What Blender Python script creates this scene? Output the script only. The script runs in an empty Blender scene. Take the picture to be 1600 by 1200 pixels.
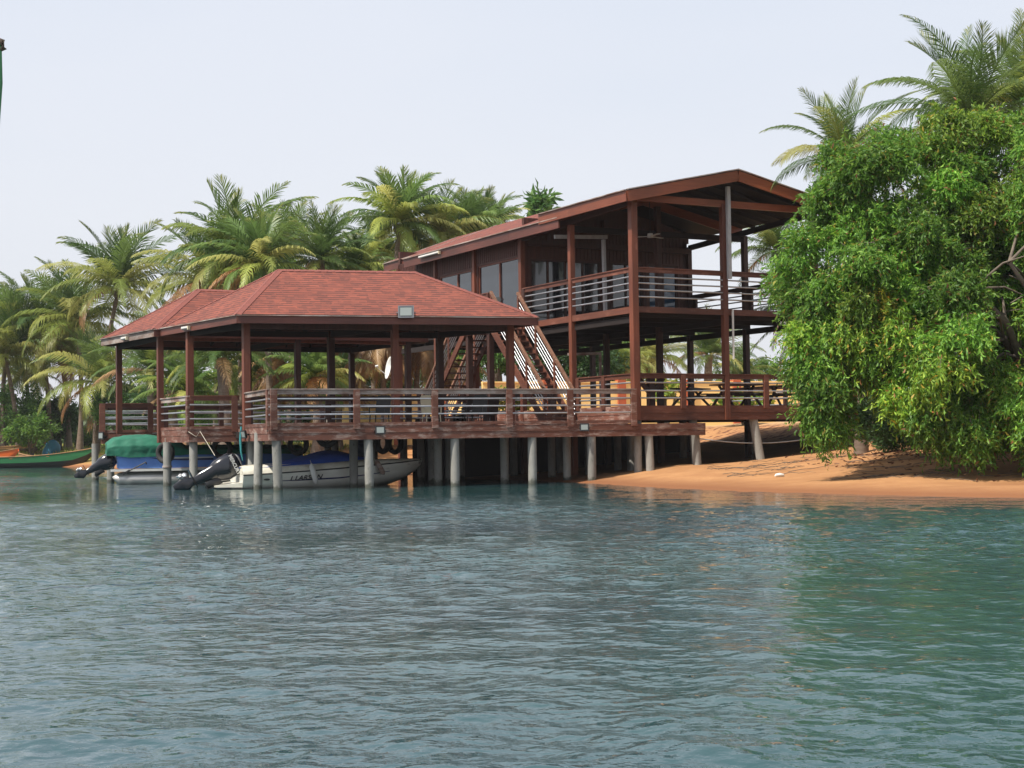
import bpy, math, random
import numpy as np
from mathutils import Vector, Matrix
random.seed(7); R=np.random.RandomState(11)
scene=bpy.context.scene; COL=scene.collection
# ------------------------------------------------------------------ camera
CH=1.352
p_,r_=0.0373,-0.0141
cp,sp=math.cos(p_),math.sin(p_); cr,sr=math.cos(r_),math.sin(r_)
cam=bpy.data.cameras.new('camera'); co=bpy.data.objects.new('camera',cam); COL.objects.link(co)
cam.sensor_width=36; cam.lens=2371.65*36/1600; cam.clip_start=.1; cam.clip_end=9000
Rv=Vector((cr,-sp*sr,cp*sr)); Uv=Vector((-sr,-sp*cr,cp*cr)); Fv=Vector((0,cp,sp))
m=Matrix((( Rv.x,Uv.x,-Fv.x,0),(Rv.y,Uv.y,-Fv.y,0),(Rv.z,Uv.z,-Fv.z,CH),(0,0,0,1)))
co.matrix_world=m; scene.camera=co
# ------------------------------------------------------------------ world, sun
ELEV=math.radians(57); SH=Vector((-.80,-.60)).normalized()       # horizontal direction towards the sun
w=bpy.data.worlds.new('World'); scene.world=w; w.use_nodes=True
nt=w.node_tree; nt.nodes.clear(); N=nt.nodes.new
sky=N('ShaderNodeTexSky'); sky.sky_type='NISHITA'; sky.sun_disc=False; sky.sun_elevation=ELEV
sky.sun_rotation=math.atan2(SH.x,SH.y); sky.dust_density=4; sky.air_density=1.2
bg=N('ShaderNodeBackground'); bg.inputs[1].default_value=.022
veil=N('ShaderNodeBackground')                                  # milky haze high in the air
tc=N('ShaderNodeTexCoord'); sx=N('ShaderNodeSeparateXYZ'); mr=N('ShaderNodeMapRange'); cmx=N('ShaderNodeMix'); cmx.data_type='RGBA'
mr.inputs[2].default_value=.42
nt.links.new(tc.outputs['Generated'],sx.inputs[0]); nt.links.new(sx.outputs[2],mr.inputs[0])
nt.links.new(mr.outputs[0],cmx.inputs[0])
cmx.inputs[6].default_value=(.685,.705,.765,1); cmx.inputs[7].default_value=(.645,.695,.785,1)
nz=N('ShaderNodeTexNoise'); nz.inputs['Scale'].default_value=1.6; nz.inputs['Detail'].default_value=3
mp=N('ShaderNodeMapping'); mp.inputs['Scale'].default_value=(1,1,3.5)
nt.links.new(tc.outputs['Generated'],mp.inputs[0]); nt.links.new(mp.outputs[0],nz.inputs['Vector'])
m2=N('ShaderNodeMix'); m2.data_type='RGBA'; m2.blend_type='ADD'
mr2=N('ShaderNodeMapRange'); mr2.inputs[1].default_value=.4; mr2.inputs[2].default_value=.65; mr2.inputs[4].default_value=1.0
nt.links.new(nz.outputs[0],mr2.inputs[0]); nt.links.new(mr2.outputs[0],m2.inputs[0])
nt.links.new(cmx.outputs[2],m2.inputs[6]); m2.inputs[7].default_value=(.05,.035,.02,1)
nt.links.new(m2.outputs[2],veil.inputs[0]); veil.inputs[1].default_value=.80
ad=N('ShaderNodeAddShader'); ow=N('ShaderNodeOutputWorld')
nt.links.new(sky.outputs[0],bg.inputs[0]); nt.links.new(bg.outputs[0],ad.inputs[0]); nt.links.new(veil.outputs[0],ad.inputs[1]); nt.links.new(ad.outputs[0],ow.inputs[0])
sl=bpy.data.lights.new('sun','SUN'); sl.energy=5.0; sl.angle=math.radians(.6); sl.color=(1,.93,.82)
so=bpy.data.objects.new('sun',sl); COL.objects.link(so)
sd=Vector((SH.x*math.cos(ELEV),SH.y*math.cos(ELEV),math.sin(ELEV))); so.rotation_euler=sd.to_track_quat('Z','Y').to_euler(); so.location=(0,0,60)
vs=scene.view_settings; vs.view_transform='Standard'; vs.look='None'; vs.exposure=0.36; vs.gamma=1
# ------------------------------------------------------------------ frames measured for the two buildings
A1=math.radians(22.26); K0=Vector((-7.02,44.0)); U1=Vector((math.cos(A1),math.sin(A1))); V1=Vector((-math.sin(A1),math.cos(A1)))
A2=math.radians(28.38); H0=Vector((3.956,48.655)); U2=Vector((math.cos(A2),math.sin(A2))); V2=Vector((-math.sin(A2),math.cos(A2)))
def F(t,v,z): q=K0+U1*t+V1*v; return Vector((q.x,q.y,z))
def H(u,s,z): q=H0+U2*u+V2*s; return Vector((q.x,q.y,z))
def at(px,py,Y):          # measured photo point at distance Y -> metres
    a=(px-800)/2371.65; b=(600-py)/2371.65
    d=Rv*a+Uv*b+Fv; return Vector((0,0,CH))+d*(Y/d.y)
# ------------------------------------------------------------------ materials
MATS={}
def mat(name,base,rough=.7,metal=0,var=None,scale=(3,3,3),bump=0,bscale=30,spec=.5,patch=None,pscale=1.2,pth=(.55,.65),detail=6,coat=0,rnd=0):
    m=bpy.data.materials.new(name); m.use_nodes=True; t=m.node_tree; b=t.nodes['Principled BSDF']; L=t.links.new
    b.inputs['Roughness'].default_value=rough; b.inputs['Metallic'].default_value=metal; b.inputs['Specular IOR Level'].default_value=spec
    b.inputs['Coat Weight'].default_value=coat
    tc=t.nodes.new('ShaderNodeTexCoord'); mp=t.nodes.new('ShaderNodeMapping'); mp.inputs['Scale'].default_value=scale
    L(tc.outputs['Object'],mp.inputs[0])
    out=None
    if var is not None:
        nz=t.nodes.new('ShaderNodeTexNoise'); nz.inputs['Scale'].default_value=1; nz.inputs['Detail'].default_value=detail; nz.inputs['Roughness'].default_value=.65; L(mp.outputs[0],nz.inputs['Vector'])
        rp=t.nodes.new('ShaderNodeMapRange'); rp.inputs[1].default_value=.32; rp.inputs[2].default_value=.68; L(nz.outputs[0],rp.inputs[0])
        mx=t.nodes.new('ShaderNodeMix'); mx.data_type='RGBA'; L(rp.outputs[0],mx.inputs[0]); mx.inputs[6].default_value=(*base,1); mx.inputs[7].default_value=(*var,1); out=mx.outputs[2]
        if patch is not None:
            n2=t.nodes.new('ShaderNodeTexNoise'); n2.inputs['Scale'].default_value=pscale; n2.inputs['Detail'].default_value=8; n2.inputs['Roughness'].default_value=.7
            mp2=t.nodes.new('ShaderNodeMapping'); mp2.inputs['Scale'].default_value=tuple(1 if s<=3 else 3.5 for s in scale); L(tc.outputs['Object'],mp2.inputs[0]); L(mp2.outputs[0],n2.inputs['Vector'])
            r2=t.nodes.new('ShaderNodeMapRange'); r2.inputs[1].default_value=pth[0]; r2.inputs[2].default_value=pth[1]; L(n2.outputs[0],r2.inputs[0])
            m3=t.nodes.new('ShaderNodeMix'); m3.data_type='RGBA'; L(r2.outputs[0],m3.inputs[0]); L(out,m3.inputs[6]); m3.inputs[7].default_value=(*patch,1); out=m3.outputs[2]
        if rnd:                                                # every board took the stain and the sun a little differently
            oi=t.nodes.new('ShaderNodeObjectInfo'); rr_=t.nodes.new('ShaderNodeMapRange'); rr_.inputs[3].default_value=1-rnd; rr_.inputs[4].default_value=1+rnd*.7; L(oi.outputs['Random'],rr_.inputs[0])
            n5=t.nodes.new('ShaderNodeTexNoise'); n5.inputs['Scale'].default_value=.55; n5.inputs['Detail'].default_value=4; L(tc.outputs['Object'],n5.inputs['Vector']); r5=t.nodes.new('ShaderNodeMapRange'); r5.inputs[1].default_value=.35; r5.inputs[2].default_value=.65; r5.inputs[3].default_value=.72; r5.inputs[4].default_value=1.15; L(n5.outputs[0],r5.inputs[0])
            mm=t.nodes.new('ShaderNodeMath'); mm.operation='MULTIPLY'; L(rr_.outputs[0],mm.inputs[0]); L(r5.outputs[0],mm.inputs[1]); hs=t.nodes.new('ShaderNodeHueSaturation'); L(out,hs.inputs['Color']); L(mm.outputs[0],hs.inputs['Value']); out=hs.outputs[0]
        L(out,b.inputs['Base Color'])
    else: b.inputs['Base Color'].default_value=(*base,1)
    if bump:
        n3=t.nodes.new('ShaderNodeTexNoise'); n3.inputs['Scale'].default_value=bscale; n3.inputs['Detail'].default_value=4; L(tc.outputs['Object'],n3.inputs['Vector'])
        bp=t.nodes.new('ShaderNodeBump'); bp.inputs['Strength'].default_value=bump; bp.inputs['Distance'].default_value=.02; L(n3.outputs[0],bp.inputs['Height']); L(bp.outputs[0],b.inputs['Normal'])
    MATS[name]=m; return m
W_R=(.145,.046,.022)
mat('board',W_R,.65,var=(.095,.03,.02),scale=(1.2,1.2,28),bump=.25,bscale=25,patch=(.24,.10,.065),pscale=1.6,pth=(.54,.75),rnd=.22)
mat('board_worn',(.18,.070,.043),.75,var=(.12,.038,.024),scale=(1.2,1.2,26),bump=.35,bscale=25,patch=(.36,.27,.23),pscale=2.2,pth=(.50,.68),rnd=.22)
mat('rail_cap',(.30,.20,.16),.8,var=(.17,.09,.065),scale=(1.2,1.2,30),bump=.3,patch=(.42,.37,.34),pscale=1,pth=(.42,.6),rnd=.22)
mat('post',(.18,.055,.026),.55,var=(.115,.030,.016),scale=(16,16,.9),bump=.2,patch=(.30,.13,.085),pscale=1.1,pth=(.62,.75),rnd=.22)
mat('post_shaded',(.060,.020,.012),.6,var=(.03,.011,.008),scale=(16,16,.9),bump=.2)  # copy of the post wood with the interior shade put into its colour
mat('fascia_red',(.26,.072,.026),.45,var=(.19,.045,.018),scale=(1.5,1.5,22),bump=.2,patch=(.42,.24,.19),pscale=1.4,pth=(.66,.74),rnd=.22)
mat('fascia',(.13,.038,.022),.5,var=(.085,.024,.017),scale=(1.5,1.5,22),bump=.2,patch=(.40,.30,.27),pscale=.9,pth=(.68,.76),rnd=.22)
mat('under',(.013,.006,.005),.85,var=(.008,.004,.0035),scale=(2,2,2))  # near-black wood, the shade below decks and roofs put into its colour
mat('tread',(.14,.05,.03),.6,var=(.08,.03,.02),scale=(2,2,8))
mat('handrail',(.26,.13,.08),.7,var=(.16,.07,.042),scale=(8,8,8),patch=(.38,.26,.19),pscale=3,pth=(.54,.66),rnd=.22)
mat('steel',(.55,.57,.60),.32,metal=.75,var=(.42,.43,.45),scale=(5,5,5))
mat('concrete_dummy',(.30,.295,.27),.85,var=(.215,.21,.195),scale=(5,5,1.6),bump=.3,bscale=40,patch=(.12,.115,.10),pscale=4,pth=(.58,.66))
def pilemat():
    mat('concrete',(.33,.325,.30),.85,var=(.23,.225,.205),scale=(5,5,1.6),bump=.3,bscale=40,patch=(.13,.125,.11),pscale=4,pth=(.57,.66),rnd=.15); t=MATS['concrete'].node_tree; b=t.nodes['Principled BSDF']; L=t.links.new
    src=b.inputs['Base Color'].links[0].from_socket; g=t.nodes.new('ShaderNodeNewGeometry'); sx=t.nodes.new('ShaderNodeSeparateXYZ'); L(g.outputs['Position'],sx.inputs[0]); n=t.nodes.new('ShaderNodeTexNoise'); n.inputs['Scale'].default_value=9; L(g.outputs['Position'],n.inputs['Vector'])
    a=t.nodes.new('ShaderNodeMath'); a.operation='MULTIPLY_ADD'; L(n.outputs[0],a.inputs[0]); a.inputs[1].default_value=-.28; L(sx.outputs[2],a.inputs[2]); r=t.nodes.new('ShaderNodeMapRange'); r.inputs[1].default_value=-.06; r.inputs[2].default_value=.03; r.inputs[3].default_value=.9; r.inputs[4].default_value=0; L(a.outputs[0],r.inputs[0])
    x=t.nodes.new('ShaderNodeMix'); x.data_type='RGBA'; L(r.outputs[0],x.inputs[0]); L(src,x.inputs[6]); x.inputs[7].default_value=(.055,.06,.045,1); L(x.outputs[2],b.inputs['Base Color'])
pilemat()
mat('siding',(.075,.020,.011),.6,var=(.045,.013,.008),scale=(9,9,.8),bump=.1)
mat('glass',(.010,.014,.020),.04,spec=.9,coat=.3)
mat('glass_blue',(.015,.05,.10),.06,spec=.8)
mat('lamp_grey',(.09,.10,.115),.5)
mat('black',(.012,.012,.013),.45)
mat('navy',(.006,.007,.012),.2,coat=.5)
mat('rubber',(.015,.015,.016),.8,var=(.03,.03,.03),scale=(8,8,8))
mat('white',(.72,.72,.70),.45,var=(.60,.60,.57),scale=(4,4,4))
mat('grey_paint',(.42,.43,.44),.5,var=(.30,.31,.32),scale=(6,6,3))
mat('hull',(.80,.79,.73),.3,var=(.68,.67,.60),scale=(1,1,5),coat=.4,patch=(.36,.33,.27),pscale=1.5,pth=(.62,.75))
mat('hull_deck',(.80,.78,.68),.35,var=(.52,.49,.40),scale=(2,2,6),coat=.3,patch=(.35,.28,.2),pscale=3,pth=(.66,.72))
mat('blue_cover',(.03,.10,.48),.8,var=(.022,.07,.36),scale=(2,2,2),bump=.5,bscale=5)
mat('blue_skirt',(.14,.29,.70),.6,var=(.10,.22,.60),scale=(2,2,2),bump=.5,bscale=5)
mat('green_cover',(.010,.15,.090),.75,var=(.007,.10,.062),scale=(2,2,2),bump=.8,bscale=6)
mat('alu',(.50,.50,.48),.4,metal=.7,var=(.36,.35,.33),scale=(1,1,8))
mat('alu_bright',(.80,.82,.85),.25,metal=.8)
mat('canoe_green',(.025,.19,.065),.5,var=(.018,.13,.045),scale=(1,1,6))
mat('canoe_black',(.012,.014,.016),.5,var=(.03,.028,.025),scale=(1,1,6))
mat('raw_wood',(.38,.22,.10),.8,var=(.24,.13,.06),scale=(1,1,12),bump=.3)
mat('orange',(.75,.14,.02),.5)
mat('tarp',(.01,.13,.22),.6,var=(.008,.09,.16),scale=(3,3,3),bump=.6,bscale=8)
mat('blue_plastic',(.015,.06,.35),.5)
mat('yellow_wall',(.90,.63,.26),.85,var=(.84,.57,.22),scale=(.6,.6,1.2),bump=.1,patch=(.6,.40,.2),pscale=.8,pth=(.66,.8))
mat('shingle_cap',(.21,.062,.047),.9,var=(.15,.048,.038),scale=(5,5,5))
mat('terracotta',(.45,.10,.035),.8,var=(.34,.08,.03),scale=(2,2,2))
mat('brick',(.30,.17,.10),.9,var=(.2,.11,.07),scale=(3,3,6))
mat('bark',(.16,.13,.10),.9,var=(.09,.07,.055),scale=(5,5,9),bump=.6,bscale=9)
mat('palm_bark',(.20,.155,.12),.9,var=(.11,.075,.055),scale=(2,2,9),bump=.7,bscale=7)
mat('lamp_glass',(.20,.23,.22),.12,spec=.8)
mat('drum',(.02,.05,.09),.5,var=(.015,.03,.06),scale=(3,3,6))
mat('rope',(.45,.42,.35),.9); mat('rope_teal',(.03,.22,.24),.9)
mat('chair_black',(.015,.014,.013),.5); mat('cream',(.62,.55,.38),.5)
mat('navy_stripe',(.01,.012,.09),.3)
def leafmat(name,gloss=.45,trans=.35,mul=1.0):
    m=bpy.data.materials.new(name); m.use_nodes=True; t=m.node_tree; b=t.nodes['Principled BSDF']; L=t.links.new; o=t.nodes['Material Output']
    a=t.nodes.new('ShaderNodeAttribute'); a.attribute_name='tint'
    b.inputs['Roughness'].default_value=gloss; L(a.outputs['Color'],b.inputs['Base Color']); b.inputs['Specular IOR Level'].default_value=.4
    tr=t.nodes.new('ShaderNodeBsdfTranslucent'); g=t.nodes.new('ShaderNodeHueSaturation'); g.inputs['Value'].default_value=1.5; g.inputs['Hue'].default_value=.485; L(a.outputs['Color'],g.inputs['Color']); L(g.outputs[0],tr.inputs[0])
    mx=t.nodes.new('ShaderNodeMixShader'); mx.inputs[0].default_value=trans; L(b.outputs[0],mx.inputs[1]); L(tr.outputs[0],mx.inputs[2]); L(mx.outputs[0],o.inputs[0]); MATS[name]=m
leafmat('frond',.42,.40); leafmat('leaf',.55,.40)
def shingle():
    m=bpy.data.materials.new('shingle'); m.use_nodes=True; t=m.node_tree; b=t.nodes['Principled BSDF']; L=t.links.new; Nn=t.nodes.new
    uv=Nn('ShaderNodeUVMap'); br=Nn('ShaderNodeTexBrick'); L(uv.outputs[0],br.inputs[0])
    br.inputs['Scale'].default_value=1; br.inputs['Brick Width'].default_value=.30; br.inputs['Row Height'].default_value=.165; br.inputs['Mortar Size'].default_value=0
    br.offset=.37; br.squash=.6; br.squash_frequency=3; br.inputs['Color1'].default_value=(.245,.074,.050,1); br.inputs['Color2'].default_value=(.155,.053,.040,1)
    sx=Nn('ShaderNodeSeparateXYZ'); L(uv.outputs[0],sx.inputs[0])
    def math_(op,a,b_=None):
        n=Nn('ShaderNodeMath'); n.operation=op
        for i,v in enumerate((a,b_)):
            if v is None: continue
            if isinstance(v,(int,float)): n.inputs[i].default_value=v
            else: L(v,n.inputs[i])
        return n.outputs[0]
    row=math_('DIVIDE',sx.outputs[1],.165); fr=math_('FRACT',row); line=math_('LESS_THAN',fr,.24)
    ns=Nn('ShaderNodeTexNoise'); ns.inputs['Scale'].default_value=1; ns.inputs['Detail'].default_value=2; mp=Nn('ShaderNodeMapping'); mp.inputs['Scale'].default_value=(3.2,6.06,1); L(uv.outputs[0],mp.inputs[0]); L(mp.outputs[0],ns.inputs['Vector'])
    gap=math_('GREATER_THAN',ns.outputs[0],.44); k=math_('MULTIPLY',line,gap); k=math_('MULTIPLY',k,.95)
    mx=Nn('ShaderNodeMix'); mx.data_type='RGBA'; L(k,mx.inputs[0]); L(br.outputs[0],mx.inputs[6]); mx.inputs[7].default_value=(.050,.026,.026,1)  # dark dashes paint the tab shadow along each shingle row
    n2=Nn('ShaderNodeTexNoise'); n2.inputs['Scale'].default_value=.7; n2.inputs['Detail'].default_value=6; L(uv.outputs[0],n2.inputs['Vector'])
    mr=Nn('ShaderNodeMapRange'); mr.inputs[1].default_value=.35; mr.inputs[2].default_value=.7; mr.inputs[4].default_value=.6; L(n2.outputs[0],mr.inputs[0])
    m3=Nn('ShaderNodeMix'); m3.data_type='RGBA'; m3.blend_type='MULTIPLY'; L(mr.outputs[0],m3.inputs[0]); L(mx.outputs[2],m3.inputs[6]); m3.inputs[7].default_value=(.72,.72,.76,1)
    n4=Nn('ShaderNodeTexNoise'); n4.inputs['Scale'].default_value=70; L(uv.outputs[0],n4.inputs['Vector']); m4=Nn('ShaderNodeMix'); m4.data_type='RGBA'; m4.blend_type='OVERLAY'; m4.inputs[0].default_value=.4; L(m3.outputs[2],m4.inputs[6]); L(n4.outputs[0],m4.inputs[7])
    L(m4.outputs[2],b.inputs['Base Color']); b.inputs['Roughness'].default_value=.92; b.inputs['Specular IOR Level'].default_value=.25
    bp=Nn('ShaderNodeBump'); bp.inputs['Strength'].default_value=.8; bp.inputs['Distance'].default_value=.015; L(fr,bp.inputs['Height']); bp.invert=True; L(bp.outputs[0],b.inputs['Normal']); MATS['shingle']=m
shingle()
# ------------------------------------------------------------------ object helpers
def tag(o,label,cat,group=None,kind=None):
    if label: o['label']=label
    if cat: o['category']=cat
    if group: o['group']=group
    if kind: o['kind']=kind
    return o
def thing(name,label,cat,loc=(0,0,0),group=None):
    o=bpy.data.objects.new(name,None); COL.objects.link(o); o.location=loc; o.empty_display_size=.3
    return tag(o,label,cat,group)
def world_loc(o):
    l=Vector(o.location)
    while o.parent: o=o.parent; l+=Vector(o.location)
    return l
class MB:
    def __init__(s): s.v=[];s.f=[];s.mi=[];s.ms=[];s.sm=[];s.uv={}
    def m(s,name):
        if name not in s.ms: s.ms.append(name)
        return s.ms.index(name)
    def add(s,vs,fs,mt,smooth=False):
        o=len(s.v); s.v+= [tuple(x) for x in vs]; i=s.m(mt)
        for f in fs: s.f.append([a+o for a in f]); s.mi.append(i); s.sm.append(smooth)
    def hexa(s,p,mt):     # 8 points: 4 bottom ccw, 4 top ccw
        s.add(p,[(3,2,1,0),(4,5,6,7),(0,1,5,4),(1,2,6,5),(2,3,7,6),(3,0,4,7)],mt)
    def beam(s,a,b,w,h,mt,up=Vector((0,0,1))):   # centred section w x h from a to b
        a=Vector(a);b=Vector(b);d=(b-a).normalized()
        if abs(d.dot(up))>.98: up=Vector((U2.x,U2.y,0))
        sd=d.cross(up).normalized(); u=sd.cross(d).normalized()
        q=[]
        for (i,j) in ((-1,-1),(1,-1),(1,1),(-1,1)):
            q.append(a+sd*i*w/2+u*j*h/2)
        for (i,j) in ((-1,-1),(1,-1),(1,1),(-1,1)):
            q.append(b+sd*i*w/2+u*j*h/2)
        s.add(q,[(0,1,2,3),(7,6,5,4),(0,4,5,1),(1,5,6,2),(2,6,7,3),(3,7,4,0)],mt)
    def box(s,c,sx,sy,sz,mt,ang=0):
        c=Vector(c); ca,sa=math.cos(ang),math.sin(ang); q=[]
        for z in (-1,1):
            for (i,j) in ((-1,-1),(1,-1),(1,1),(-1,1)):
                x=i*sx/2;y=j*sy/2; q.append(c+Vector((x*ca-y*sa,x*sa+y*ca,z*sz/2)))
        s.hexa(q,mt)
    def tube(s,a,b,r0,r1,mt,n=10,cap=True):
        s.path([a,b],[r0,r1],mt,n,cap)
    def path(s,pts,rs,mt,n=8,cap=True,smooth=True):
        pts=[Vector(p) for p in pts]; o=len(s.v); vs=[]; fs=[]
        for k,p in enumerate(pts):
            d=(pts[min(k+1,len(pts)-1)]-pts[max(k-1,0)]).normalized()
            up=Vector((0,0,1)) if abs(d.z)<.9 else Vector((1,0,0))
            a=d.cross(up).normalized(); b=d.cross(a).normalized()
            for i in range(n):
                t=2*math.pi*i/n; vs.append(p+(a*math.cos(t)+b*math.sin(t))*rs[k])
        for k in range(len(pts)-1):
            for i in range(n):
                j=(i+1)%n; fs.append((k*n+i,(k+1)*n+i,(k+1)*n+j,k*n+j))
        s.add(vs,fs,mt,smooth)
        if cap: s.add(vs[:n],[tuple(range(n))],mt); s.add(vs[-n:],[tuple(range(n-1,-1,-1))],mt)
    def loft(s,secs,mt,closed=True,smooth=True,cap=True):
        n=len(secs[0]); vs=[Vector(p) for c in secs for p in c]; fs=[]
        for k in range(len(secs)-1):
            for i in range(n if closed else n-1):
                j=(i+1)%n; fs.append((k*n+i,k*n+j,(k+1)*n+j,(k+1)*n+i))
        s.add(vs,fs,mt,smooth)
        if cap: s.add(vs[:n],[tuple(range(n-1,-1,-1))],mt); s.add(vs[-n:],[tuple(range(n))],mt)
    def torus(s,c,ax,R0,r,mt,n=20,k=8):
        c=Vector(c);ax=Vector(ax).normalized(); a=ax.orthogonal().normalized(); b=ax.cross(a); vs=[];fs=[]
        for i in range(n):
            t=2*math.pi*i/n; d=a*math.cos(t)+b*math.sin(t)
            for j in range(k):
                q=2*math.pi*j/k; vs.append(c+d*(R0+r*math.cos(q))+ax*(r*1.15*math.sin(q)))
        for i in range(n):
            for j in range(k): fs.append((i*k+j,((i+1)%n)*k+j,((i+1)%n)*k+(j+1)%k,i*k+(j+1)%k))
        s.add(vs,fs,mt,True)
    def build(s,name,parent=None,bevel=0,slopeuv=False):
        me=bpy.data.meshes.new(name); off=world_loc(parent) if parent else None
        base=Vector((0,0,0))
        if parent is None:
            xs=[v[0] for v in s.v];ys=[v[1] for v in s.v];zs=[v[2] for v in s.v]; base=Vector(((min(xs)+max(xs))/2,(min(ys)+max(ys))/2,min(zs)))
            off=base
        vs=[(v[0]-off.x,v[1]-off.y,v[2]-off.z) for v in s.v]
        me.from_pydata(vs,[],s.f); me.polygons.foreach_set('material_index',s.mi); me.polygons.foreach_set('use_smooth',s.sm)
        for n in s.ms: me.materials.append(MATS[n])
        if slopeuv:
            ul=me.uv_layers.new(name='UVMap')
            for p in me.polygons:
                n=p.normal
                h=Vector((0,0,1)).cross(n)
                if h.length<1e-4: h=Vector((1,0,0))
                h.normalize(); v=n.cross(h)
                for li in p.loop_indices:
                    q=me.vertices[me.loops[li].vertex_index].co; ul.data[li].uv=(q.dot(h),q.dot(v))
        me.update(); o=bpy.data.objects.new(name,me); COL.objects.link(o)
        if parent: o.parent=parent
        else: o.location=base
        if bevel:
            bv=o.modifiers.new('bevel','BEVEL'); bv.width=bevel; bv.segments=2; bv.limit_method='ANGLE'
        return o
def text_mesh(name,txt,size,origin,xd,yd,mt,parent,shear=0,depth=.004,sx=1.0,offset=0.0):
    cu=bpy.data.curves.new(name,'FONT'); cu.body=txt; cu.size=size; cu.extrude=depth; cu.shear=shear; cu.offset=offset
    ob=bpy.data.objects.new(name,cu); COL.objects.link(ob); bpy.context.view_layer.update()
    dg=bpy.context.evaluated_depsgraph_get(); me=bpy.data.meshes.new_from_object(ob.evaluated_get(dg))
    bpy.data.objects.remove(ob)
    xd=Vector(xd).normalized(); yd=Vector(yd).normalized(); n=xd.cross(yd); o=Vector(origin)-world_loc(parent)
    for v in me.vertices: v.co=o+xd*v.co.x*sx+yd*v.co.y+n*v.co.z
    me.materials.clear(); me.materials.append(MATS[mt]); ob=bpy.data.objects.new(name,me); COL.objects.link(ob); ob.parent=parent; return ob
def npmesh(name,V,Q,T,tint,mt,parent=None,loc=None,extra=None):
    """V (n,3), Q (q,4), T (t,3), tint (n,3)"""
    me=bpy.data.meshes.new(name); me.vertices.add(len(V)); me.vertices.foreach_set('co',np.asarray(V,np.float32).ravel())
    nq,ntri=len(Q),len(T); me.loops.add(nq*4+ntri*3); me.polygons.add(nq+ntri)
    me.loops.foreach_set('vertex_index',np.concatenate([np.asarray(Q,np.int32).ravel(),np.asarray(T,np.int32).ravel()]))
    ls=np.concatenate([np.arange(nq)*4,nq*4+np.arange(ntri)*3]).astype(np.int32); me.polygons.foreach_set('loop_start',ls)
    me.update(calc_edges=True)
    if tint is not None:
        a=me.color_attributes.new('tint','FLOAT_COLOR','POINT'); a.data.foreach_set('color',np.concatenate([tint,np.ones((len(V),1))],1).astype(np.float32).ravel())
    me.materials.append(MATS[mt]); me.validate()
    o=bpy.data.objects.new(name,me); COL.objects.link(o)
    if parent: o.parent=parent
    if loc is not None: o.location=loc
    return o
# ------------------------------------------------------------------ terrain
SHORE=[(80,20),(40,24),(22,27.5),(14.5,30),(10.7,31.9),(8.3,34.4),(6.2,37.2),(4.7,40),(3.6,42.6),(2.6,46.2),(1.6,49),(.2,51.8),(-1.4,54.5),(-3.0,59),(-4.6,63.5),(-9,66.5),(-15,73.5),(-21,83),(-26,94),(-28.6,101),(-36,108),(-60,113),(-150,120),(-900,150)]
poly=np.array([(3000,10)]+SHORE+[(-3000,4000),(3000,4000)],float)
def inside(X,Y):
    r=np.zeros(X.shape,bool); n=len(poly)
    for i in range(n):
        x1,y1=poly[i];x2,y2=poly[(i+1)%n]
        if y1==y2: continue
        c=((y1>Y)!=(y2>Y))&(X<(x2-x1)*(Y-y1)/(y2-y1)+x1); r^=c
    return r
def sdist(X,Y):
    d=np.full(X.shape,1e9); P=[(3000,10)]+SHORE
    for i in range(len(P)-1):
        a=np.array(P[i],float);b=np.array(P[i+1],float);ab=b-a; t=((X-a[0])*ab[0]+(Y-a[1])*ab[1])/(ab@ab); t=np.clip(t,0,1)
        d=np.minimum(d,np.hypot(X-a[0]-t*ab[0],Y-a[1]-t*ab[1]))
    return np.where(inside(X,Y),d,-d)
rs_=np.random.RandomState(5); WV=[(rs_.uniform(.15,1.6),rs_.uniform(0,6.28),rs_.uniform(0,6.28)) for _ in range(24)]
def rough(X,Y):
    z=0
    for k,a,ph in WV: z=z+np.sin(k*(X*math.cos(a)+Y*math.sin(a))+ph)*.022/k**.5
    return z
def ground(X,Y):
    X=np.asarray(X,float);Y=np.asarray(Y,float); d=sdist(X,Y)
    zr=np.interp(d,[-60,-12,-3,0,.5,3,7,11,13.5,15.5,18,40,400],[-6,-2,-.5,0,.06,.22,.52,.85,1.15,1.85,2.0,2.1,2.6])
    zl=np.interp(d,[-60,-12,-3,0,1,4,9,20,60,400],[-6,-2,-.5,0,.25,.75,1.15,1.3,1.5,3])
    k=np.clip((X+13)/9,0,1); k=k*k*(3-2*k)
    return zl*(1-k)+zr*k+rough(X,Y)*np.clip(d/4,0,1)
gx=np.concatenate([[-3000,-1200,-500,-250,-150,-100,-75],np.arange(-60,24,.6),[25,28,32,38,46,60,90,150,300,700,1500,3000]])
gy=np.concatenate([[-400,-100,0,12,18,22,25],np.arange(27,125,.7),[127,130,135,142,152,170,200,260,400,800,1800,4500]])
X,Y=np.meshgrid(gx,gy); Z=ground(X,Y); nx,ny=len(gx),len(gy)
idx=np.arange(nx*ny).reshape(ny,nx); Q=np.stack([idx[:-1,:-1],idx[:-1,1:],idx[1:,1:],idx[1:,:-1]],-1).reshape(-1,4)
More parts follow.
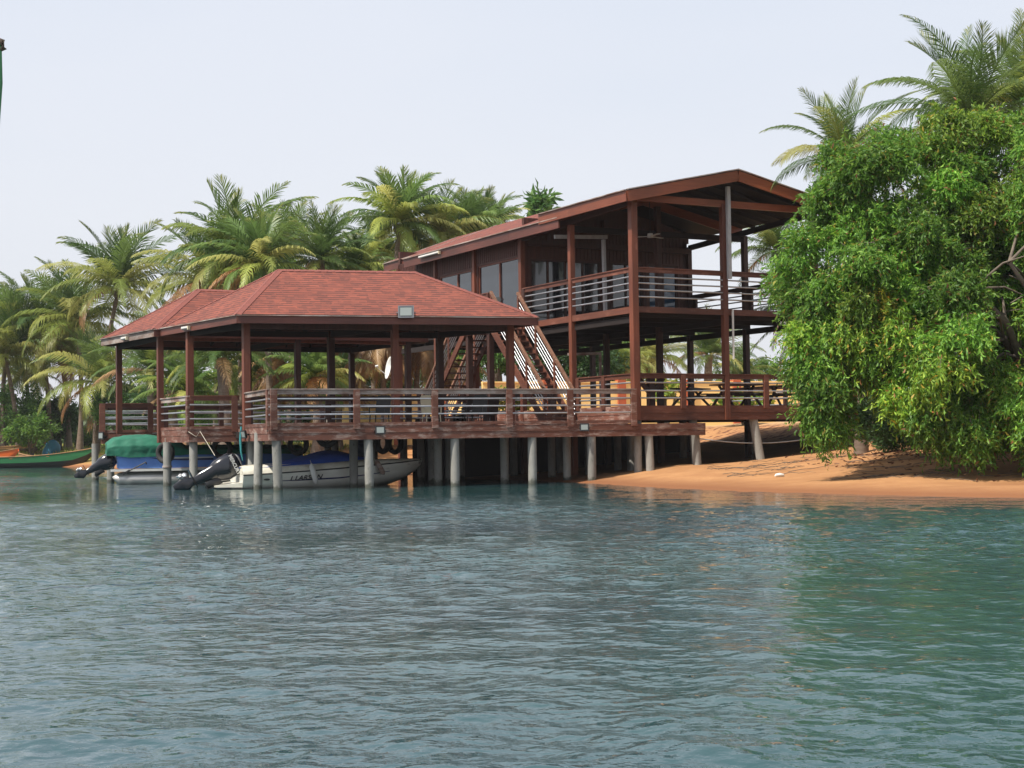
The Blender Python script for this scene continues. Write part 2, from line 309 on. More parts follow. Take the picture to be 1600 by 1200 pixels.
def ground_mat():
    m=bpy.data.materials.new('ground'); m.use_nodes=True; t=m.node_tree; b=t.nodes['Principled BSDF']; L=t.links.new; Nn=t.nodes.new
    g=Nn('ShaderNodeNewGeometry'); s=Nn('ShaderNodeSeparateXYZ'); L(g.outputs['Position'],s.inputs[0])
    def noise(sc,det=6,vec=None):
        n=Nn('ShaderNodeTexNoise'); n.inputs['Scale'].default_value=sc; n.inputs['Detail'].default_value=det; L(vec or g.outputs['Position'],n.inputs['Vector']); return n.outputs[0]
    def mr(v,a,b_,c=0,d=1):
        n=Nn('ShaderNodeMapRange'); n.inputs[1].default_value=a;n.inputs[2].default_value=b_;n.inputs[3].default_value=c;n.inputs[4].default_value=d; L(v,n.inputs[0]); return n.outputs[0]
    def mix(f,a,c):
        n=Nn('ShaderNodeMix'); n.data_type='RGBA'; L(f,n.inputs[0])
        for i,v in ((6,a),(7,c)):
            if isinstance(v,tuple): n.inputs[i].default_value=(*v,1)
            else: L(v,n.inputs[i])
        return n.outputs[2]
    sand=mix(mr(noise(1.1),.35,.65),(.41,.215,.095),(.33,.165,.072)); sand=mix(mr(noise(9),.5,.75,0,.6),sand,(.30,.13,.06))
    wet=mr(s.outputs[2],.05,.20,1,0); sand=mix(wet,sand,(.21,.09,.04))
    lit=mr(noise(3,8),.5,.62,0,1)                                  # reddish litter and clay on the upper bank
    up=mr(s.outputs[2],.95,1.25); mu=Nn('ShaderNodeMath'); mu.operation='MULTIPLY'; L(lit,mu.inputs[0]); L(up,mu.inputs[1]); sand=mix(mu.outputs[0],sand,(.13,.05,.03))
    top=mr(s.outputs[2],1.8,1.98,0,.85); sand=mix(top,sand,(.45,.29,.15))
    grass=mix(mr(noise(1.5),.4,.6),(.13,.14,.03),(.27,.22,.06)); grass=mix(mr(noise(.6),.55,.65),grass,(.36,.19,.08))
    gk=mr(s.outputs[0],-14,-9,1,0); gz=mr(s.outputs[2],.15,.5); m2=Nn('ShaderNodeMath'); m2.operation='MULTIPLY'; L(gk,m2.inputs[0]); L(gz,m2.inputs[1])
    L(mix(m2.outputs[0],sand,grass),b.inputs['Base Color']); b.inputs['Roughness'].default_value=.95; b.inputs['Specular IOR Level'].default_value=.2
    bp=Nn('ShaderNodeBump'); bp.inputs['Strength'].default_value=.6; bp.inputs['Distance'].default_value=.06; L(noise(3,8),bp.inputs['Height']); L(bp.outputs[0],b.inputs['Normal']); MATS['ground']=m
ground_mat()
o=npmesh('ground',np.stack([X,Y,Z],-1).reshape(-1,3),Q,np.zeros((0,3),int),None,'ground'); o['kind']='structure'; o.data.polygons.foreach_set('use_smooth',[True]*len(o.data.polygons))
# ------------------------------------------------------------------ water: real waves, finer ripples as bump
def water_mat():
    m=bpy.data.materials.new('water'); m.use_nodes=True; t=m.node_tree; b=t.nodes['Principled BSDF']; L=t.links.new; Nn=t.nodes.new
    g=Nn('ShaderNodeNewGeometry')
    b.inputs['Roughness'].default_value=.02; b.inputs['IOR'].default_value=1.38
    n0=Nn('ShaderNodeTexNoise'); n0.inputs['Scale'].default_value=.09; n0.inputs['Detail'].default_value=3; L(g.outputs['Position'],n0.inputs['Vector'])
    s=Nn('ShaderNodeSeparateXYZ'); L(g.outputs['Position'],s.inputs[0])
    a=Nn('ShaderNodeMapRange'); a.inputs[1].default_value=.4;a.inputs[2].default_value=.62; L(n0.outputs[0],a.inputs[0])
    mx=Nn('ShaderNodeMix'); mx.data_type='RGBA'; L(a.outputs[0],mx.inputs[0]); mx.inputs[6].default_value=(.029,.066,.078,1); mx.inputs[7].default_value=(.026,.066,.064,1)
    L(mx.outputs[2],b.inputs['Base Color'])
    def nz(sc,vx,det,rot=.12):
        mp=Nn('ShaderNodeMapping'); mp.inputs['Scale'].default_value=(vx,1,1); mp.inputs['Rotation'].default_value=(0,0,rot); L(g.outputs['Position'],mp.inputs[0])
        n=Nn('ShaderNodeTexNoise'); n.inputs['Scale'].default_value=sc; n.inputs['Detail'].default_value=det; n.inputs['Roughness'].default_value=.6; L(mp.outputs[0],n.inputs['Vector']); return n.outputs[0]
    at_=Nn('ShaderNodeAttribute'); at_.attribute_name='tint'                     # calmer water close to the bank
    b1=Nn('ShaderNodeBump'); b1.inputs['Distance'].default_value=.009; L(at_.outputs['Fac'],b1.inputs['Strength']); L(nz(15,.85,3),b1.inputs['Height'])
    b2=Nn('ShaderNodeBump'); b2.inputs['Distance'].default_value=.038; L(at_.outputs['Fac'],b2.inputs['Strength']); L(nz(6.2,.9,1.5,-.25),b2.inputs['Height']); L(b1.outputs[0],b2.inputs['Normal'])
    L(b2.outputs[0],b.inputs['Normal']); MATS['water']=m
water_mat()
ang=np.radians(np.concatenate([[-88,-75,-60,-48,-40,-33,-28],np.linspace(-24,24,620),[28,33,40,48,60,75,88]]))
dd=np.concatenate([[.4,1.2,2.2],3*np.exp(np.linspace(0,math.log(45),1080)),[150,180,230,320,500,900,2000,4500]])
Aq,Dq=np.meshgrid(ang,dd); X=Dq*np.tan(np.clip(Aq,-1.3,1.3)); Y=Dq-1.0
rw=np.random.RandomState(3); Z=np.zeros_like(X); sp_=np.gradient(dd)[:,None]
DX=np.zeros_like(X);DY=np.zeros_like(X)
for lam in np.exp(np.linspace(math.log(.16),math.log(1.5),80)):
    th=math.radians(82)+rw.normal(0,.95); k=2*math.pi/lam; amp=.0035*lam**.85*rw.uniform(.5,1.4)
    f=np.clip((lam/np.maximum(sp_,1e-3)-3)/3,0,1); env=.65+.35*np.sin(X*rw.uniform(.1,.5)+Y*rw.uniform(.1,.5)+rw.uniform(0,6))
    ph=k*(X*math.cos(th)+Y*math.sin(th))+rw.uniform(0,6.28); Z+=amp*f*env*np.sin(ph)
    DX+=amp*f*env*math.cos(th)*np.cos(ph)*.8; DY+=amp*f*env*math.sin(th)*np.cos(ph)*.8
edge=(np.abs(Aq)<np.radians(26)); Z*=edge; DX*=edge; DY*=edge
sdw=-sdist(X,Y)+1.5*np.sin(X*.35)*np.cos(Y*.3); dk=np.hypot(np.maximum(0,np.abs(X+3)-9),np.maximum(0,40.5-Y)); sdw=np.minimum(sdw,dk+1.5); calm=np.clip(sdw/9,.28,1); pt_=np.sin(X*.21+1.3*np.sin(Y*.17))*np.sin(Y*.33+1.1*np.sin(X*.13+2)); calm=calm*np.clip(.95+.5*pt_,.5,1.4); Z*=calm; DX*=calm; DY*=calm
V=np.stack([X+DX,Y+DY,Z],-1).reshape(-1,3); nx,ny=len(ang),len(dd); idx=np.arange(nx*ny).reshape(ny,nx)
Q=np.stack([idx[:-1,:-1],idx[:-1,1:],idx[1:,1:],idx[1:,:-1]],-1).reshape(-1,4)
o=npmesh('water',V,Q,np.zeros((0,3),int),np.repeat(calm.reshape(-1,1),3,1),'water'); o['kind']='structure'; o.data.polygons.foreach_set('use_smooth',[True]*len(o.data.polygons))
# ------------------------------------------------------------------ railings, roofs
def railing(parent,a,b,z0,z1,posts,pipes,mt_cap='rail_cap',mt_post='board_worn',mt_low='board_worn',low=.10,pw=.2,capw=.16,ends=(0,0),th=.1,caph=.13):
    """a,b plan points; posts are fractions; pipes heights below the cap"""
    a=Vector((a[0],a[1],0));b=Vector((b[0],b[1],0)); d=(b-a); L=d.length; d.normalize(); n=Vector((d.y,-d.x,0))
    m=MB(); z=Vector((0,0,1))
    m.beam(a+z*(z1-.02)+d*ends[0],b+z*(z1-.02)-d*ends[1],capw,.035,mt_cap)
    m.beam(a+z*(z1-.04-caph/2)+n*.02+d*ends[0],b+z*(z1-.04-caph/2)+n*.02-d*ends[1],.05,caph,mt_cap if mt_cap=='rail_cap' else mt_cap)
    if low: m.beam(a+z*(z0+low/2)+n*.02,b+z*(z0+low/2)+n*.02,.07,low,mt_low)
    r=m.build('railing',parent)
    for k in posts:
        c=a+d*(L*k); q=MB(); q.beam(c+z*(z0-.1)+n*.035,c+z*(z1-.045)+n*.035,pw,th,mt_post,up=n); q.build('rail_post',r,bevel=.006)
    for pz in pipes:
        q=MB(); sag=.006
        q.path([a+z*(z1-pz)+n*.02,a+d*(L/2)+z*(z1-pz-sag)+n*.02,b+z*(z1-pz)+n*.02],[.026]*3,'steel',8,smooth=True); q.build('pipe_rail',r)
    return r
def plan(v): return (v.x,v.y)
def board(parent,a,b,z0,z1,mt='board_worn',th=.06,name='fascia_board',split=True,out=.0):
    a=Vector((a[0],a[1],0));b=Vector((b[0],b[1],0)); d=(b-a).normalized(); n=Vector((d.y,-d.x,0)); m=MB()
    zm=(z0+z1)/2
    if split:
        m.beam(a+Vector((0,0,(z0+zm-.006)/2))+n*out,b+Vector((0,0,(z0+zm-.006)/2))+n*out,th,zm-z0-.006,mt)
        m.beam(a+Vector((0,0,(z1+zm)/2))+n*(out+.012),b+Vector((0,0,(z1+zm)/2))+n*(out+.012),th,z1-zm,mt)
    else: m.beam(a+Vector((0,0,zm))+n*out,b+Vector((0,0,zm))+n*out,th,z1-z0,mt)
    return m.build(name,parent)
def slab(m,pts,z0,z1,mt,mtb=None):
    n=len(pts); vs=[(p[0],p[1],z1) for p in pts]; m.add(vs,[tuple(range(n))],mt)
    m.add([(p[0],p[1],z0) for p in pts],[tuple(range(n-1,-1,-1))],mtb or mt)
    for i in range(n):
        j=(i+1)%n; p,q=pts[i],pts[j]; m.add([(p[0],p[1],z0),(q[0],q[1],z0),(q[0],q[1],z1),(p[0],p[1],z1)],[(0,1,2,3)],mtb or mt)
def panel(m,pts,th,top='shingle',bot='under'):
    """roof panel: pts ccw seen from above"""
    P=[Vector(p) for p in pts]; n=(P[1]-P[0]).cross(P[2]-P[0]).normalized(); Bt=[p-n*th for p in P]
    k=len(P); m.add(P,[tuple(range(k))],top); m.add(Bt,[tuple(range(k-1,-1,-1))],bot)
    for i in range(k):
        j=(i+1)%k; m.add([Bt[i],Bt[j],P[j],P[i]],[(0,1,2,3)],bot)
def hip_roof(parent,E,R1,R2,cols=('fascia','fascia','fascia','fascia'),fh=.23):
    """E: front-left, front-right, back-right, back-left eave corners (3d)"""
    FL,FR,BR,BL=E; m=MB()
    for f in ([FL,FR,R2,R1],[FR,BR,R2],[BR,BL,R1,R2],[BL,FL,R1]): panel(m,f,.09)
    roof=m.build('roof',parent,slopeuv=True)
    cen=(FL+FR+BR+BL)/4
    for i,(a,b) in enumerate(((FL,FR),(FR,BR),(BR,BL),(BL,FL))):
        d=(b-a).normalized(); n=Vector((d.y,-d.x,0)); q=MB()
        q.beam(a+n*-.02-Vector((0,0,.05+fh/2)),b+n*-.02-Vector((0,0,.05+fh/2)),.05,fh,cols[i]); 
        q.beam(a+n*.02-Vector((0,0,.035)),b+n*.02-Vector((0,0,.035)),.09,.025,'rail_cap'); q.build('fascia_board',roof)
    for a,b,o1,o2 in ((FL,R1,FR,BL),(FR,R2,FL,BR),(BR,R2,FR,BL),(BL,R1,FL,BR),(R1,R2,FL,BL)):
        q=MB(); L=(b-a).length; k=int(L/.22); d=(b-a)/k; dn_=d.normalized()
        for o_ in (o1,o2):
            inn=(o_-a); inn=(inn-dn_*inn.dot(dn_)).normalized(); nn=dn_.cross(inn); nn=nn if nn.z>0 else -nn
            for i in range(k):
                s0=a+d*i; w0=.15; q.hexa([s0-nn*.01,s0+inn*w0-nn*.01,s0+d*1.03+inn*w0-nn*.01,s0+d*1.03-nn*.01,s0+nn*.012,s0+inn*w0+nn*.012,s0+d*1.03+inn*w0+nn*.024,s0+d*1.03+nn*.024],'shingle_cap')
        q.build('hip_cap' if not (a is R1 and b is R2) else 'ridge_cap',roof)
    # rafters below
    q=MB(); dn=Vector((0,0,-.17))
    for (a,b,c,e) in ((FL,FR,R1,R2),(BR,BL,R2,R1)):
        k=10
        for i in range(k+1):
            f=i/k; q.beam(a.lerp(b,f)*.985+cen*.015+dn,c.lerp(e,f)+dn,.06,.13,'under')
    q.build('rafter_frame',roof)
    return roof
# ------------------------------------------------------------------ the boat pavilion on its pier
ZD,ZB,ZR=1.86,1.447,2.962
pav=thing('boat_pavilion','long low wooden pavilion on concrete piles, under two red shingle hip roofs','pavilion',(-4,50,0))
KR=F(11.85,0,0); KE=F(14.35,0,0)
L1=Vector((-8.30,47.25,0));L2=Vector((-8.95,49.75,0));L3=Vector((-10.45,49.15,0));L4=Vector((-11.98,51.9,0));L5=Vector((-13.6,57.2,0));L6=Vector((-15.35,56.7,0));L7=Vector((-16.05,60.2,0))
BR_=H(-.06,12.5,0); BL_=Vector((-8,65,0)); K=F(0,0,0)
m=MB(); slab(m,[plan(p) for p in (K,KR,BR_,BL_,L7,L6,L5,L4,L3,L2,L1)],ZD-.07,ZD-.02,'tread','under')
for i in range(16):
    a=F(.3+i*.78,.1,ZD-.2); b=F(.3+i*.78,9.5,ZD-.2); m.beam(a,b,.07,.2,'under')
m.build('deck_floor',pav)
board(pav,K+Vector((0,0,0)),F(6.9,0,0),ZB,ZD); board(pav,F(6.9,0,0),KE,ZB+.0,ZD-.02)
for a,b in ((L1,K),(L3,L2),(L4,L3),(L6,L5),(L7,L6)): board(pav,a,b,ZB,ZD)
board(pav,L2,L1,ZB,ZD); 
PP=[.28,.56,.84]
# front railing posts sit at measured, uneven spacings
railing(pav,plan(K),plan(KR),ZD,ZR,[.008,.2185,.425,.630,.804,.992],[.30,.53,.76])
railing(pav,plan(L1),plan(K),ZD,ZR,[.955],[.30,.53,.76])
railing(pav,plan(L3),plan(L2),ZD,ZR,[.9],[.30,.53,.76],mt_cap='board',mt_post='board')
railing(pav,plan(L4),plan(L3),ZD,ZR,[.97],[.30,.53,.76])
railing(pav,plan(L6),plan(L5),ZD,ZR,[.02,.98],[.30,.53,.76],mt_cap='board',mt_post='board')
railing(pav,plan(L7),plan(L6),ZD,ZR,[.97],[.30,.53,.76],mt_cap='board',mt_post='board')
ia,ib=Vector((-8.9,50.4,0)),Vector((1.4,54.4,0))
railing(pav,plan(ia),plan(ia.lerp(ib,.78)),ZD,ZR-.02,[.02,.33,.66,.99],[.30,.53,.76],mt_cap='post_shaded',mt_post='post_shaded')
railing(pav,plan(L7),plan(BL_),ZD,ZR,[.25,.5,.75,.98],[.30,.53,.76],mt_cap='post_shaded',mt_post='post_shaded')
# piles
def pile(parent,p,z1,r=.135,z0=None,lean=(0,0),mt='concrete'):
    g=float(ground(p.x,p.y)); z0=min(g,0)-.4 if z0 is None else z0
    m=MB(); rr=[r*1.05,r*1.0,r*1.02,r]; zs=[z0,z0+(z1-z0)*.3,z0+(z1-z0)*.7,z1]
    m.path([(p.x+lean[0]*(z1-z),p.y+lean[1]*(z1-z),z) for z in zs],rr,mt,16); return m.build('pile',parent)
pl={}
for t,ln in ((.20,-.03),(2.98,-.02),(5.72,.0),(8.28,0),(10.32,0),(12.35,-.03)): pile(pav,F(t,.12,0),ZB+.02,lean=(-ln,0))
pile(pav,F(14.1,.2,0),ZB+.01,lean=(.05,0))
for t in (.05,3.0,5.75,8.0,10.2,12.6): pile(pav,F(t,1.75,0),ZB+.25,r=.13,lean=(-.02 if t<1 else 0,0))
for t in (6.3,6.9,8.9,10.6,12.0,13.6): pile(pav,F(t,3.9,0),ZB+.25,r=.13)
for t in (5.2,6.9,8.4,10.4,12.2): pile(pav,F(t,6.8,0),ZB+.25,r=.13)
for t in (1.5,4.6,7.2,9.4): pile(pav,F(t,9.6,0),ZB+.25,r=.13)
for p in ((-11.55,50.75),(-10.4,49.45),(-8.6,50.0),(-15.1,57),(-13.7,57.5),(-10.5,59.5),(-7.5,61.5),(-16.5,60)): pile(pav,Vector((p[0],p[1],0)),ZB+.02)
m=MB(); c=Vector((-11.55,50.75,.62)); m.path([c,c+Vector((0,0,.06))],[.165,.165],'rail_cap',16); m.build('pile_collar',pav)
# under-deck cross beams
m=MB()
for v in (.35,1.75,3.9,6.8,9.6): m.beam(F(.2,v,ZB+.12),F(14 if v<5 else 12,v,ZB+.12),.12,.2,'under')
m.build('cross_beam',pav)
# roofs
ZE=5.35
A_=Vector((-8.41,46.4,ZE)); B_=Vector((.88,49.0,ZE)); C_=Vector((-11.9,51.4,ZE)); D_=Vector((-2.75,54.1,ZE))
D_=C_+B_-A_; hip_roof(pav,(A_,B_,D_,C_),Vector((-7.62,49.75,7.08)),Vector((-7.62,49.75,7.08))+(B_-A_)*.475,('fascia','fascia','fascia','fascia'))
E_=Vector((-12.15,51.5,ZE-.01)); F_=Vector((-15.15,55.95,ZE-.01)); G_=E_+Vector((U2.x,U2.y,0))*10.3; I_=F_+Vector((U2.x,U2.y,0))*10.3
hip_roof(pav,(E_,G_,I_,F_),Vector((-11.35,54.9,7.0)),Vector((-6.9,57.35,7.0)),('fascia','fascia','fascia','rail_cap'))
RP1=[Vector((-8.28,47.25)),Vector((-3.75,48.75)),Vector((-.05,49.75)),Vector((-10.62,50.0)),Vector((-6.15,51.6)),Vector((-2.5,52.75))]
for i,p in enumerate(RP1):
    q=MB(); z0=ZB if i in (0,3) else ZD-.05; q.beam(Vector((p.x,p.y,z0)),Vector((p.x,p.y,ZE-.2)),.215,.215,'post' if i<4 else 'post_shaded'); q.build('roof_post',pav,bevel=.008)
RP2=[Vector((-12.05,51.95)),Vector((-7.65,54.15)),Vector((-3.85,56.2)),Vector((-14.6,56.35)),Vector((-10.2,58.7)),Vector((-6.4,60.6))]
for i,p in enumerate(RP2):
    q=MB(); z0=ZB if i in (0,) else ZD-.05; q.beam(Vector((p.x,p.y,z0)),Vector((p.x,p.y,ZE-.2)),.20,.20,'post' if i in (0,3) else 'post_shaded'); q.build('roof_post',pav,bevel=.008)
m=MB()
def zz(p,z): return Vector((p.x,p.y,z))
for RPs,mt in ((RP1,'post_shaded'),(RP2,'post')):
    for i,j in ((0,1),(1,2),(3,4),(4,5),(0,3),(2,5),(1,4)): m.beam(zz(RPs[i],ZE-.30),zz(RPs[j],ZE-.30),.10,.20,mt if (i,j) in ((0,1),(1,2)) else 'under')
m.build('tie_beam',pav)
# ------------------------------------------------------------------ the two storey house
ho=thing('beach_house','two storey red wooden house on posts with upper balcony and gable roof, beside the sand','house',tuple(H(3.7,7,1.2)))
ZL,ZLb,ZLR=2.42,1.945,3.465; ZBf,ZBb,ZBR=5.612,5.40,6.888
def gz(p): return float(ground(p.x,p.y))
# lower deck
m=MB(); slab(m,[plan(H(*p,0)) for p in ((0,0),(13,0),(13,12),(7.5,19),(0,19))],ZL-.10,ZL-.03,'tread','under')
for i in range(10): m.beam(H(.2,i*1.9+.2,ZL-.2),H(12.6,i*1.9+.2,ZL-.2),.07,.2,'under')
m.build('lower_deck',ho)
board(ho,H(0,0,0),H(13,0,0),ZLb,ZL,mt='board'); board(ho,H(-.02,12,0),H(-.02,0,0),ZD,ZL,mt='board_worn')
m=MB(); m.beam(H(.3,.5,ZLb+.05),H(12.5,.5,ZLb+.05),.1,.16,'under'); m.beam(H(.3,4,ZLb+.05),H(12.5,4,ZLb+.05),.1,.16,'under'); m.build('cross_beam',ho)
railing(ho,plan(H(.12,-.02,0)),plan(H(3.5,-.02,0)),ZL,ZLR,[.50],[.30,.56,.80],mt_cap='board',mt_post='board',low=0,pw=.2)
railing(ho,plan(H(3.7,-.02,0)),plan(H(9,-.02,0)),ZL,ZLR,[.28,.62,.97],[.30,.56,.80],mt_cap='board',mt_post='board',low=0,pw=.2)
railing(ho,plan(H(-.02,3.55,0)),plan(H(-.02,.12,0)),ZL,ZLR,[.02,.5],[.30,.56,.80],mt_cap='board',mt_post='board',low=0)
railing(ho,plan(H(12.5,12,0)),plan(H(12.5,0,0)),ZL,ZLR,[.02,.33,.66],[.30,.56,.80],mt_cap='post_shaded',mt_post='post_shaded',low=0)
railing(ho,plan(H(1,18.9,0)),plan(H(8,18.9,0)),ZL,ZLR,[.02,.33,.66,.98],[.30,.56,.80],mt_cap='post_shaded',mt_post='post_shaded',low=0)
q=MB()  # dark walls added under the deck to block off the sunlit sand
for (ua,sa),(ub_,sb_),zt in (((-3.2,10.2),(-.2,8.6),1.78),((-.2,8.6),(7.2,7.6),1.72)):
    a=H(ua,sa,0);b=H(ub_,sb_,0); q.beam(Vector((a.x,a.y,zt/2-.3)),Vector((b.x,b.y,zt/2-.3)),.2,zt+.6,'under')
q.build('light_blocker',ho)
# concrete piles below the lower deck
pile(ho,H(.15,.15,0),ZLb+.02,r=.13); pile(ho,H(2.35,.2,0),ZLb+.02,r=.14,lean=(.06,0)); pile(ho,H(4.78,.15,0),ZLb+.02,r=.15,lean=(.16,.0)); pile(ho,H(7.8,.15,0),ZLb+.02,r=.14); 
for u in (2.2,5.0,8,11):
    for s in (4.6,8.5): pile(ho,H(u,s,0),ZLb+.02,r=.13)
US=(0,3.58,7.4); SS=(0,3.9,7.45,11.2,14.7,18.4)
for iu,u in enumerate(US):
    for js,s in enumerate(SS):
        p=H(u,s,0); g=gz(p)
        if iu==1 and js==0: top=9.12
        else: top={0:9.12,1:8.75,2:8.75,3:8.75,4:8.75,5:8.75}[js] if u!=3.58 else 9.6
        if iu==1 and js>2: continue
        mt='post' if (u==0 or s==0) else 'post_shaded'; z0=ZLb+.0 if js==0 and iu==0 else min(g,1.9)-.2
        if js==0: z0=ZLb-.0
        w_=.23 if (u==0 and s==0) else .19
        q=MB(); q.beam(H(u,s,z0),H(u,s,top),w_,w_,mt,up=Vector((U2.x,U2.y,0))); q.build('column',ho,bevel=.008)
q=MB(); q.beam(H(3.68,-.17,6.62),H(3.68,-.17,9.7),.11,.13,'grey_paint',up=Vector((U2.x,U2.y,0))); q.build('grey_post',ho)
q=MB(); q.beam(H(3.80,-.15,3.95),H(3.80,-.15,5.6),.05,.05,'white',up=Vector((U2.x,U2.y,0))); q.build('drain_pipe',ho)
# balcony
m=MB(); slab(m,[plan(H(*p,0)) for p in ((0,0),(7.6,0),(7.6,9.2),(7.6,18.6),(0,18.6))],ZBf-.09,ZBf-.04,'tread','under')
for i in range(11): m.beam(H(.1,.3+i*1.75,ZBf-.20),H(7.5,.3+i*1.75,ZBf-.20),.08,.22,'under')
for u in (0.1,3.7,7.4): m.beam(H(u,0,ZBf-.40),H(u,18.4,ZBf-.40),.12,.2,'under')
m.build('balcony_floor',ho)
board(ho,H(.1,-.03,0),H(7.6,-.03,0),ZBb+.02,ZBf,mt='board',split=False); board(ho,H(-.03,7.3,0),H(-.03,.1,0),ZBb,ZBf,mt='board',split=False,th=.07)
PB=[.31,.52,.73,.96]
pw=.12
railing(ho,plan(H(.12,-.02,0)),plan(H(3.5,-.02,0)),ZBf,ZBR,[],PB,mt_cap='board',low=0)
railing(ho,plan(H(3.68,-.02,0)),plan(H(7.4,-.02,0)),ZBf,ZBR,[.98],PB,mt_cap='board',mt_post='post_shaded',low=0)
railing(ho,plan(H(-.02,3.78,0)),plan(H(-.02,.14,0)),ZBf,ZBR,[],PB,mt_cap='board',low=0)
railing(ho,plan(H(-.02,7.3,0)),plan(H(-.02,4.02,0)),ZBf,ZBR,[.02],PB,mt_cap='board',mt_post='post_shaded',low=0)
railing(ho,plan(H(7.5,.1,0)),plan(H(7.5,7.4,0)),ZBf,ZBR,[.5,.98],PB,mt_cap='post_shaded',mt_post='post_shaded',low=0)
# body: walls with real openings
def wall(parent,o,d,L,z0,z1,ops,th=.16,mt='siding',ztop=None,name='wall'):
    """wall from o along d, openings (x0,x1,za,zb)"""
    d=Vector((d.x,d.y,0)).normalized(); n=Vector((d.y,-d.x,0)); m=MB(); xs=[0]
    for a in ops: xs+= [a[0],a[1]]
    xs.append(L)
    def pc(x0,x1,za,zb):
        if x1-x0<.01 or zb-za<.01: return
        c=[o+d*x0,o+d*x1,o+d*x1-n*th,o+d*x0-n*th]; m.hexa([Vector((p.x,p.y,za)) for p in c]+[Vector((p.x,p.y,zb)) for p in c],mt)
    for i in range(0,len(xs)-1,2): pc(xs[i],xs[i+1],z0,z1)
    for a in ops: pc(a[0],a[1],z0,a[2]); pc(a[0],a[1],a[3],z1)
    k=0.0
    while k<L:                                                  # narrow battens
        inop=[a for a in ops if a[0]-.05<k<a[1]+.05]
        if not inop: m.beam(o+d*k+n*.008+Vector((0,0,z0+.02)),o+d*k+n*.008+Vector((0,0,z1-.02)),.03,.02,mt,up=n)
        else: m.beam(o+d*k+n*.008+Vector((0,0,inop[0][3]+.06)),o+d*k+n*.008+Vector((0,0,z1-.02)),.03,.02,mt,up=n)
        k+=.16
    w=m.build(name,parent)
    return w,d,n
def window(parent,o,d,n,x0,x1,za,zb,cuts,glass='glass',inset=.07,mtf='post_shaded'):
    q=MB(); f=.06
    def pt(x,z,dep): return o+d*x-n*dep+Vector((0,0,z))
    q.beam(pt(x0,za+f/2,inset),pt(x1,za+f/2,inset),.08,f,mtf); q.beam(pt(x0,zb-f/2,inset),pt(x1,zb-f/2,inset),.08,f,mtf)
    for x in [x0+f/2]+cuts+[x1-f/2]: q.beam(pt(x,za+f,inset),pt(x,zb-f,inset),.08 if x in cuts else f,.07,mtf,up=n)
    wnd=q.build('window',parent)
    e=[x0+f]+cuts+[x1-f]
    for i in range(len(e)-1):
        a,b=e[i]+.03,e[i+1]-.03; g=MB(); dp=inset+.012*(i%2)
        g.hexa([pt(a,za+f,dp+.01),pt(b,za+f,dp+.01),pt(b,za+f,dp),pt(a,za+f,dp),pt(a,zb-f,dp+.01),pt(b,zb-f,dp+.01),pt(b,zb-f,dp),pt(a,zb-f,dp)],glass); g.build('pane',wnd)
ZW=8.80
# front wall at s=7.45 (faces the balcony)
wo=H(.12,7.45,0)
w1,d,n=wall(ho,wo,U2,7.2,ZBf-.02,9.5,[(.25,3.25,ZBf+.05,8.0),(3.75,5.15,ZBf+.05,8.0),(5.4,6.75,ZBf+.05,8.0)])
window(w1,wo,d,n,.25,3.25,ZBf+.05,8.0,[1.0,1.75,2.5]); window(w1,wo,d,n,3.75,5.15,ZBf+.05,8.0,[4.4]); window(w1,wo,d,n,5.4,6.75,ZBf+.05,8.0,[6.1],glass='glass_blue')
wo=H(-.0,18.4,0); w2,d,n=wall(ho,wo,-V2,10.95,ZBf-.02,8.95,[(.5,3.2,6.5,7.95),(4.0,6.85,6.4,8.02),(7.45,10.7,ZBf+.05,8.08)],mt='siding')
window(w2,wo,d,n,.5,3.2,6.5,7.95,[1.8],mtf='post'); window(w2,wo,d,n,4.0,6.85,6.4,8.02,[5.6],mtf='post'); window(w2,wo,d,n,7.45,10.7,ZBf+.05,8.08,[9.15],mtf='post')
wall(ho,H(7.3,7.45,0),V2,10.95,ZBf-.02,8.95,[]); wall(ho,H(7.3,18.4,0),-U2,7.3,ZBf-.02,9.5,[])
# roofs
def gable(parent,u0,u1,ur,s0,s1,ze,zr,uleft=None,only=None,mtf='fascia_red',name='roof',fh=.34,mtr=None):
    m=MB(); 
    L0,L1_=H(u0,s0,ze),H(u0,s1,ze); R0,R1_=H(ur,s0,zr),H(ur,s1,zr); E0,E1=H(u1,s0,ze),H(u1,s1,ze)
    if u1-ur<ur-u0: pass
    panel(m,[L0,R0,R1_,L1_],.07)
    if only!='left': panel(m,[R0,H(u1,s0,zr-(zr-ze)*(u1-ur)/(ur-u0)),H(u1,s1,zr-(zr-ze)*(u1-ur)/(ur-u0)),R1_],.07)
    r=m.build(name,parent,slopeuv=True); dz=Vector((0,0,-(.05+fh/2)))
    q=MB(); q.beam(L1_+dz,L0+dz,.06,fh,mtf); q.beam(H(u0-.04,s1,ze-.03),H(u0-.04,s0,ze-.03),.1,.03,'rail_cap'); q.build('fascia_board',r)
    if only is None or only=='nob':
        zr1=zr-(zr-ze)*(u1-ur)/(ur-u0)
        for s_,sg in (((s0,1),(s1,-1)) if only is None else ((s1,-1),)):
            for a,b in ((H(u0+.03,s_,ze),H(ur,s_,zr)),(H(ur,s_,zr),H(u1,s_,zr1))):
                q=MB(); q.beam(a+dz,b+dz,.06,fh,mtr or mtf); q.beam(a+Vector((0,0,.0)),b+Vector((0,0,.0)),.12,.035,'rail_cap'); q.build('barge_board',r)
        q=MB(); k=int((s1-s0)/.9)
        for i in range(1,k):
            s=s0+(s1-s0)*i/k; q.beam(H(u0+.1,s,ze-.14),H(ur,s,zr-.14),.06,.12,'under'); q.beam(H(ur,s,zr-.14),H(u1-.1,s,zr1-.14),.06,.12,'under')
        q.build('rafter_frame',r)
    return r
